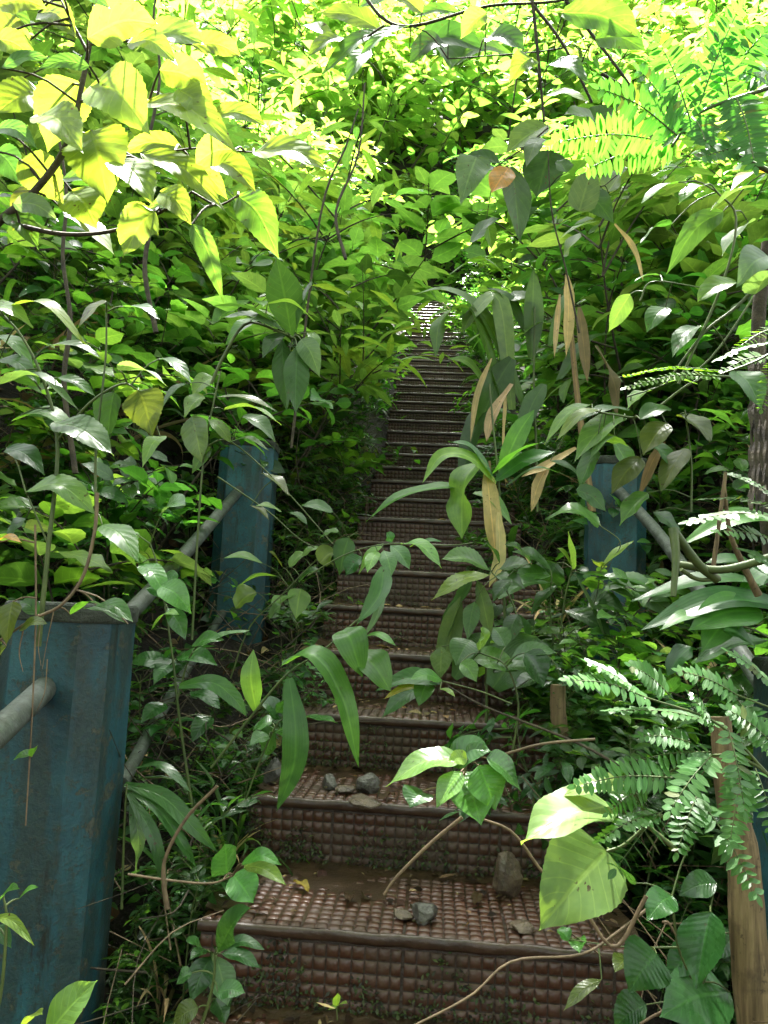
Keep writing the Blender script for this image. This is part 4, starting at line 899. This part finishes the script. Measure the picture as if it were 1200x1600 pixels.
def scatter(n, xr, yr, kinds, weights, zone, sc=(.7, 1.2), side=1, tilt=.2, clear=True, lim=.75, dz=0.0):
    c = 0; tries = 0
    while c < n and tries < n*30:
        tries += 1
        y = rng.uniform(*yr); a = xr[0]+(xr[1]-xr[0])*rng.uniform()**1.2
        x = float(axis_x(y))+side*a
        k = rng.choice(kinds, p=np.array(weights)/sum(weights)); s = rng.uniform(*sc)
        if clear and not ok_view(x, y, HH[k]*s, CLEAR): continue
        if abs(x)/y > lim and y < 6: continue
        plant(k, x, y, s, zone, tilt, 0, dz); c += 1
K1 = ['broad', 'pale', 'lance', 'small', 'grass', 'vine', 'fern', 'dead']
scatter(64, (.47, 1.05), (1.8, 5.0), ['lance', 'small', 'fern', 'vine', 'grass'], [3, 4, 1, 2, 1.5], ZL, (.5, .8), -1)
scatter(26, (.47, .66), (1.5, 2.6), ['lance', 'small', 'vine', 'grass', 'dead'], [3, 4, 1, 2, .6], ZL, (.3, .5), -1, .3, False)
scatter(30, (1.0, 1.7), (1.85, 3.2), ['broad', 'pale', 'lance', 'small'], [3, 2, 2, 2], ZL, (.6, .95), -1)
scatter(120, (1.0, 3.2), (1.8, 5.5), K1, [4, 2, 3, 3, 1.2, 2, .5, .6], ZL, (.8, 1.25), -1)
scatter(60, (.47, 1.05), (1.9, 5.0), ['lance', 'small', 'fern', 'vine', 'grass', 'palm', 'dead'], [3, 3, 1.2, 2, 1, 1, 1.2], ZR, (.5, .85), 1)
scatter(26, (.46, .72), (1.35, 2.3), ['lance', 'small', 'vine', 'fern', 'broad'], [3, 4, 1, 1, 1], ZR, (.3, .5), 1, .3, False)
scatter(34, (.40, .6), (2.0, 2.8), ['lance', 'broad', 'pale', 'small'], [5, 2, 1, 2], ZR, (.55, .75), 1, .3, False)
scatter(16, (.6, .95), (2.0, 2.5), ['lance', 'broad', 'small'], [5, 2, 2], ZR, (.5, .7), 1, .3, False)
scatter(16, (.66, .95), (1.8, 2.5), ['broad', 'lance', 'pale'], [2, 2, 1], ZR, (.6, .8), 1, .2, False)
scatter(120, (.95, 3.2), (1.9, 5.5), K1+['palm'], [3.5, 2, 3, 3, 1.5, 2, .5, 2, 2], ZR, (.8, 1.2), 1)
scatter(70, (.50, 1.3), (3.8, 14), ['broad', 'small', 'lance', 'grass', 'vine'], [3, 4, 3, 2, 1.5], ZLF, (.6, 1.1), -1)
scatter(90, (.36, 1.2), (3.6, 14), ['broad', 'small', 'lance', 'grass', 'palm', 'dead'], [2, 4, 3, 2, 3, .6], ZRF, (.6, 1.1), 1)
scatter(34, (.2, .5), (4.6, 13), ['small', 'lance', 'broad', 'grass', 'palm'], [4, 3, 1, 1, .8], ZRF, (.45, .7), 1, .3, False)
scatter(22, (.36, .55), (4.4, 13), ['small', 'lance', 'broad', 'grass'], [4, 3, 1, 1], ZLF, (.45, .7), -1, .3, False)
scatter(20, (.2, .42), (2.7, 5.0), ['lance', 'small', 'grass', 'broad'], [4, 3, 1, 1], ZR, (.35, .55), 1, .35, False)
scatter(26, (.34, .5), (1.9, 4.6), ['small', 'lance', 'vine', 'fern'], [4, 3, 1, .6], ZR, (.4, .6), 1, .35, False)
scatter(16, (.42, .52), (1.7, 4.6), ['small', 'lance', 'vine', 'fern'], [4, 3, 1, .6], ZL, (.35, .55), -1, .35, False)
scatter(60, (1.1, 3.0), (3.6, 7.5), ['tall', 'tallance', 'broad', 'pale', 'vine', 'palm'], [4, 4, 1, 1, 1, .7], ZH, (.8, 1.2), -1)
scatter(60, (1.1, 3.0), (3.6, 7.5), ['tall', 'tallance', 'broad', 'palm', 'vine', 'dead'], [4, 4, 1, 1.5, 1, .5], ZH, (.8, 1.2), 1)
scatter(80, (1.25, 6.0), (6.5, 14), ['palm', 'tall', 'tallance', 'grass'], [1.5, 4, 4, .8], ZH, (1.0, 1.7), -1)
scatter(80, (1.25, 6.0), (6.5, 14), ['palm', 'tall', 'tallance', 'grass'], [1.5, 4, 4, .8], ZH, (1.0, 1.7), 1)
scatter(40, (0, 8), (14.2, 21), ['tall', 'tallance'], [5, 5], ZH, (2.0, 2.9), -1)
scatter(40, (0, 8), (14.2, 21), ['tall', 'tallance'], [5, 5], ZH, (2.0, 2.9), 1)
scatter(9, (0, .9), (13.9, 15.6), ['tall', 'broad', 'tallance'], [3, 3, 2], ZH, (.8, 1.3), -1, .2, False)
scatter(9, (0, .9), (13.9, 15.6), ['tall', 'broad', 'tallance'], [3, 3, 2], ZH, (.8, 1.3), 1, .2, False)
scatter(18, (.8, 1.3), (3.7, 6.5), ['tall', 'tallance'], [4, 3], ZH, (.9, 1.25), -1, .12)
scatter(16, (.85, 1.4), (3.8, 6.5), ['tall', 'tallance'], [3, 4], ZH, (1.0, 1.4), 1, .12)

# ------------------------------------------------------------------ undergrowth, leaf litter, moss: uncountable
def carpet(name, n, xr, yr, L, W, shapes, tints, mat, hmax, label, side=None, density_fn=None, upn=.5):
    mb = MB(); lv = Leaves()
    x = rng.uniform(*xr, n); y = rng.uniform(*yr, n)
    dx = np.abs(x-axis_x(y)); keep = dx > HALF+.03
    keep &= ~((y < 1.75) & (dx < .95) & (dx > .6) & (x < 0)); keep &= ~((np.abs(x)/np.maximum(y, .3) > .8) & (y < 6))
    x, y = x[keep], y[keep]; n = len(x)
    z = ground_z(x, y)+rng.uniform(0, 1, n)**1.6*hmax*np.clip((np.abs(x-axis_x(y))-HALF)*3, .15, 1)
    a = rng.uniform(0, 2*np.pi, n); d = np.stack([np.cos(a), np.sin(a), rng.uniform(-.5, .5, n)], 1)
    nn = norm(np.array([0, -.25, 1.0])+rng.normal(0, upn, (n, 3)))
    l = L*rng.uniform(.5, 1.3, n); w = W*l/L*rng.uniform(.8, 1.2, n)
    T = np.array(tints)[rng.integers(len(tints), size=n)]*rng.uniform(.7, 1.3, (n, 1))
    A = np.column_stack([x, y, z, d, nn, l, w, rng.uniform(.1, 1.0, n), rng.uniform(0, .4, n), np.zeros(n), rng.normal(0, .3, n), T])
    sh = rng.integers(len(shapes), size=n)
    for i, s in enumerate(shapes): lv.add_many(A[sh == i], s, 4, 2)
    lv.into(mb); o = mb.obj(name, M[mat]); tag(o, label, 'undergrowth', None, 'stuff')
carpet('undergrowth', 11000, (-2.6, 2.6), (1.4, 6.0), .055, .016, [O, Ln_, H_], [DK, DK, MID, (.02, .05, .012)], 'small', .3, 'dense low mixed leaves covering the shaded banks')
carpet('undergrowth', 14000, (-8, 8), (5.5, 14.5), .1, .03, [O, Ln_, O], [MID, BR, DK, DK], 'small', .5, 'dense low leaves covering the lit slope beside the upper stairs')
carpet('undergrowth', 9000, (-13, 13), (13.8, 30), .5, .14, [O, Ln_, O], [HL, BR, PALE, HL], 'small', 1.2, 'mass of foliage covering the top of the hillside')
carpet('leaf_litter', 3500, (-3, 3), (.8, 6), .07, .018, [O, Ln_], [BROWN, (.08, .045, .02), TAN], 'dead', .06, 'brown dead leaves littering the soil of the banks')

def tangle(name, n, xr, yr, side, label):
    mb = MB()
    for i in range(n):
        y = rng.uniform(*yr); a = xr[0]+(xr[1]-xr[0])*rng.uniform()**1.3; x = side*a
        if a/y > .72 or (y < 1.75 and a > .6): continue
        z = float(ground_z(x, y)); l = rng.uniform(.15, .55); b = rng.uniform(0, 6.28); up = rng.uniform(-.1, 1.2)
        P0 = np.array([x, y, z+rng.uniform(0, .3)]); d = norm(np.array([math.cos(b), math.sin(b), up]))
        P = [P0, P0+d*l*.5+rng.normal(0, .05, 3)*l*2, P0+d*l+np.array([0, 0, -.25*l*rng.uniform()])+rng.normal(0, .06, 3)*l*2]
        tube(mb, P, rng.uniform(.0012, .0032), .0008, 4, 7)
    o = mb.obj(name, M['bark' if side < 0 else 'redstem']); tag(o, label, 'twigs', None, 'stuff')
tangle('dead_twigs', 750, (.47, 2.6), (1.4, 5.5), -1, 'tangle of thin dead twigs and stems in the shaded bank')
tangle('dead_twigs', 350, (.47, 2.4), (1.3, 5), -1, 'pale dry stems tangled through the shaded bank'); bpy.data.objects['dead_twigs.001'].data.materials[0] = M['redstem']
tangle('dead_twigs', 700, (.45, 2.4), (1.3, 5.5), 1, 'tangle of thin dead twigs around the dry stalks')
def step_litter():
    mb = MB(); lv = Leaves()
    for k in range(-2, 12):
        for i in range(170):
            e = rng.uniform()
            x = (HALF-.02)*(1-e**2.2*1.1)*rng.choice([-1, 1]) if rng.uniform() < .75 else rng.uniform(-HALF, HALF)
            y = step_y(k)+RUN-(RUN-.03)*rng.uniform()**1.8*.95; z = Z0+k*RISE+.006
            a = rng.uniform(0, 6.28); l = rng.uniform(.008, .03)*(1 if rng.uniform() < .9 else 2)
            lv.add(np.array([x, y, z]), np.array([math.cos(a), math.sin(a), rng.uniform(0, .25)]), rand_up(.25), l, l*rng.uniform(.12, .35), rng.uniform(-.3, .9), rng.uniform(0, .5), ['ovate', 'lance', 'blade'][rng.integers(3)], 4, 2, jit([BROWN, (.06, .035, .02), (.03, .02, .012), (.05, .045, .015), TAN][rng.integers(5)], .3), 0, rng.normal(0, .5))
    lv.into(mb); o = mb.obj('leaf_litter', M['dead']); tag(o, 'scraps of dead leaves lying on the treads', 'leaf litter', None, 'stuff')
step_litter()
def moss_on_steps():
    mb = MB(); lv = Leaves()
    for k in range(-1, 7):
        for i in range(1900 if k < 3 else 800):
            x = -HALF+HALF*1.9*rng.uniform()**1.7; f = rng.uniform()**1.6
            if (math.sin(x*17+k*2.3)+math.sin(x*41+k))*.25+.5 < f: continue
            y = step_y(k)+.004; z = Z0+k*RISE-RISE+.006+f*(RISE-.02)
            lv.add(np.array([x, y, z]), np.array([rng.normal(0, .6), -.7, rng.normal(.1, .6)]), np.array([rng.normal(0, .4), -.5, .8]), rng.uniform(.006, .017), rng.uniform(.002, .004), .8, .1, 'ovate', 2, 2, jit([(.03, .055, .012), (.014, .016, .008), (.045, .06, .015), (.04, .028, .015)][rng.integers(4)], .3))
    lv.into(mb); o = mb.obj('moss', M['moss']); tag(o, 'dark moss and small weeds growing on the risers', 'moss', None, 'stuff')
moss_on_steps()
for px, py, k, lab in [(545, 1410, 0, 'curled brown dead leaf lying on the lowest full step'), (470, 1390, 0, 'small yellowed leaf scrap lying in mud near the three leaf twig'), (745, 1410, 0, 'torn dark leaf scrap lying near the upright blocky stone'), (605, 1250, 1, 'brown leaf scrap by the stone row on the second step')]:
    P = tread_pt(px, py, k)+np.array([0, 0, .009]); mb = MB(); a = rng.uniform(0, 6.28); d = np.array([math.cos(a), math.sin(a), 0])*.03
    ribbon(mb, [P-d-[0, 0, .003], P+[0, 0, .004], P+d+[0, 0, .002]], .013, np.array([0, 0, 1.0]), O, 12, 4, (.3, .25, .04) if 'yellow' in lab else (.05, .028, .014), .4, .05, .3, k)
    o = mb.obj('dead_leaf', M['dead'], None, True, P); o.location = P; tag(o, lab, 'dead leaf')

# ------------------------------------------------------------------ unseen trees added to shade the stairs (crowns outside the frame)
def unseen_shade_tree(base=(8.5, 9.5), top=(6.8, 10.6), ctr=(0, 7.85), lx=(-5, 5.2), ly=(-1.95, 1.85), lz=(-.5, .5), n=4300, strip=1000, lab='tall unseen tree whose high crown is shaped to shade the lower stairs'):
    e = empty('unseen_shade_tree', (base[0], base[1], float(ground_z(*base))), lab, 'tree')
    o = np.array(e.location); sm, lv, fm = MB(), Leaves(), MB()
    top = np.array([top[0], top[1], CAMZ+13.0]); tube(sm, [o, (o+top)/2+[.3, 0, 0], top], .3, .16, 10, 14)
    ctr = np.array([ctr[0], ctr[1], CAMZ+13.0])
    for i in range(14):
        q = ctr+np.array([rng.uniform(lx[0]+.5, lx[1]-.5), rng.uniform(*ly), rng.uniform(*lz)])
        tube(sm, [top, (top+q)/2+[0, 0, .5], q], .09, .02, 6, 8)
    for i in range(n):
        q = ctr+np.array([rng.uniform(*lx), rng.uniform(*ly), rng.uniform(*lz)])
        if rng.uniform() < .12: q[1] += rng.uniform(.2, 1.1)
        a = rng.uniform(0, 6.28); lv.add(q, np.array([math.cos(a), math.sin(a), rng.normal(-.1, .2)]), rand_up(.3), rng.uniform(.25, .45), rng.uniform(.07, .12), .5, .1, O, 4, 2, jit(MID, .2))
    for i in range(strip):                             # extra crown leaves and limb added to shade the upper flight
        q = np.array([rng.uniform(-1.35, .05), rng.uniform(9.3, 13.5), CAMZ+13+rng.uniform(-.4, .6)])
        a = rng.uniform(0, 6.28); lv.add(q, np.array([math.cos(a), math.sin(a), rng.normal(-.1, .2)]), rand_up(.3), rng.uniform(.25, .45), rng.uniform(.07, .12), .5, .1, O, 4, 2, jit(MID, .2))
    if strip: tube(sm, [top, [1.5, 11.5, CAMZ+13.2], [-.8, 13.0, CAMZ+13.1]], .08, .02, 6, 8)
    lv.into(fm); fm.obj('crown', M['small'], e, True, o); sm.obj('trunk', M['bark'], e, True, o)
unseen_shade_tree()  # unseen; crown edges set where direct sun should be cut off
unseen_shade_tree((-8, -1), (-6, -.5), (0, 1.2), (-7, 7), (-7, 3.0), (-.5, .5), 2600, 0, 'tall unseen tree added behind the viewer, its crown closing the sky over the steps')  # added to dim sky light from overhead and behind
unseen_shade_tree((-4, -8), (-3, -7.5), (0, -7), (-11, 11), (-1.5, 1.5), (-15.5, 0), 9000, 0, 'dense leafy unseen tree added downhill to block light behind the viewer, hanging to the ground')  # added screen of leaves against low light from behind the camera

# ------------------------------------------------------------------ light and camera
SUN_EL, SUN_AZ = R_(70), R_(-8)                       # azimuth from +Y towards +X
sd = np.array([math.sin(SUN_AZ)*math.cos(SUN_EL), math.cos(SUN_AZ)*math.cos(SUN_EL), math.sin(SUN_EL)])
from mathutils import Vector, Matrix
L = bpy.data.lights.new('sun', 'SUN'); L.energy = 5.0; L.angle = R_(2); L.color = (1, .97, .91)
lo = bpy.data.objects.new('sun', L); COL.objects.link(lo); lo.rotation_euler = Vector(sd).to_track_quat('Z', 'Y').to_euler()
w = bpy.data.worlds.new('World'); scene.world = w; w.use_nodes = True
nt = w.node_tree; bg = nt.nodes['Background']; sky = nt.nodes.new('ShaderNodeTexSky'); sky.sky_type = 'NISHITA'; sky.sun_disc = False
sky.sun_elevation = SUN_EL; sky.sun_rotation = SUN_AZ; sky.air_density = 1.0; sky.dust_density = 3.0
hs = nt.nodes.new('ShaderNodeHueSaturation'); hs.inputs['Saturation'].default_value = .15
nt.links.new(sky.outputs[0], hs.inputs['Color']); nt.links.new(hs.outputs[0], bg.inputs[0]); bg.inputs[1].default_value = .05
cd = bpy.data.cameras.new('camera'); co = bpy.data.objects.new('camera', cd); COL.objects.link(co)
cd.sensor_fit = 'VERTICAL'; cd.sensor_height = 36; cd.lens = FPX/1600*36; cd.clip_end = 500; cd.clip_start = .02
m = Matrix([[RT[i], UP[i], -FW[i], CAM[i]] for i in range(3)]+[[0, 0, 0, 1]]); co.matrix_world = m
scene.camera = co
vs = scene.view_settings; vs.view_transform = 'Standard'; vs.look = 'None'; vs.gamma = 1; vs.exposure = 4.1
scene.render.engine = 'CYCLES'
cy = scene.cycles; cy.max_bounces = 7; cy.diffuse_bounces = 4; cy.glossy_bounces = 3; cy.transmission_bounces = 4; cy.use_denoising = True; cy.caustics_reflective = False; cy.caustics_refractive = False
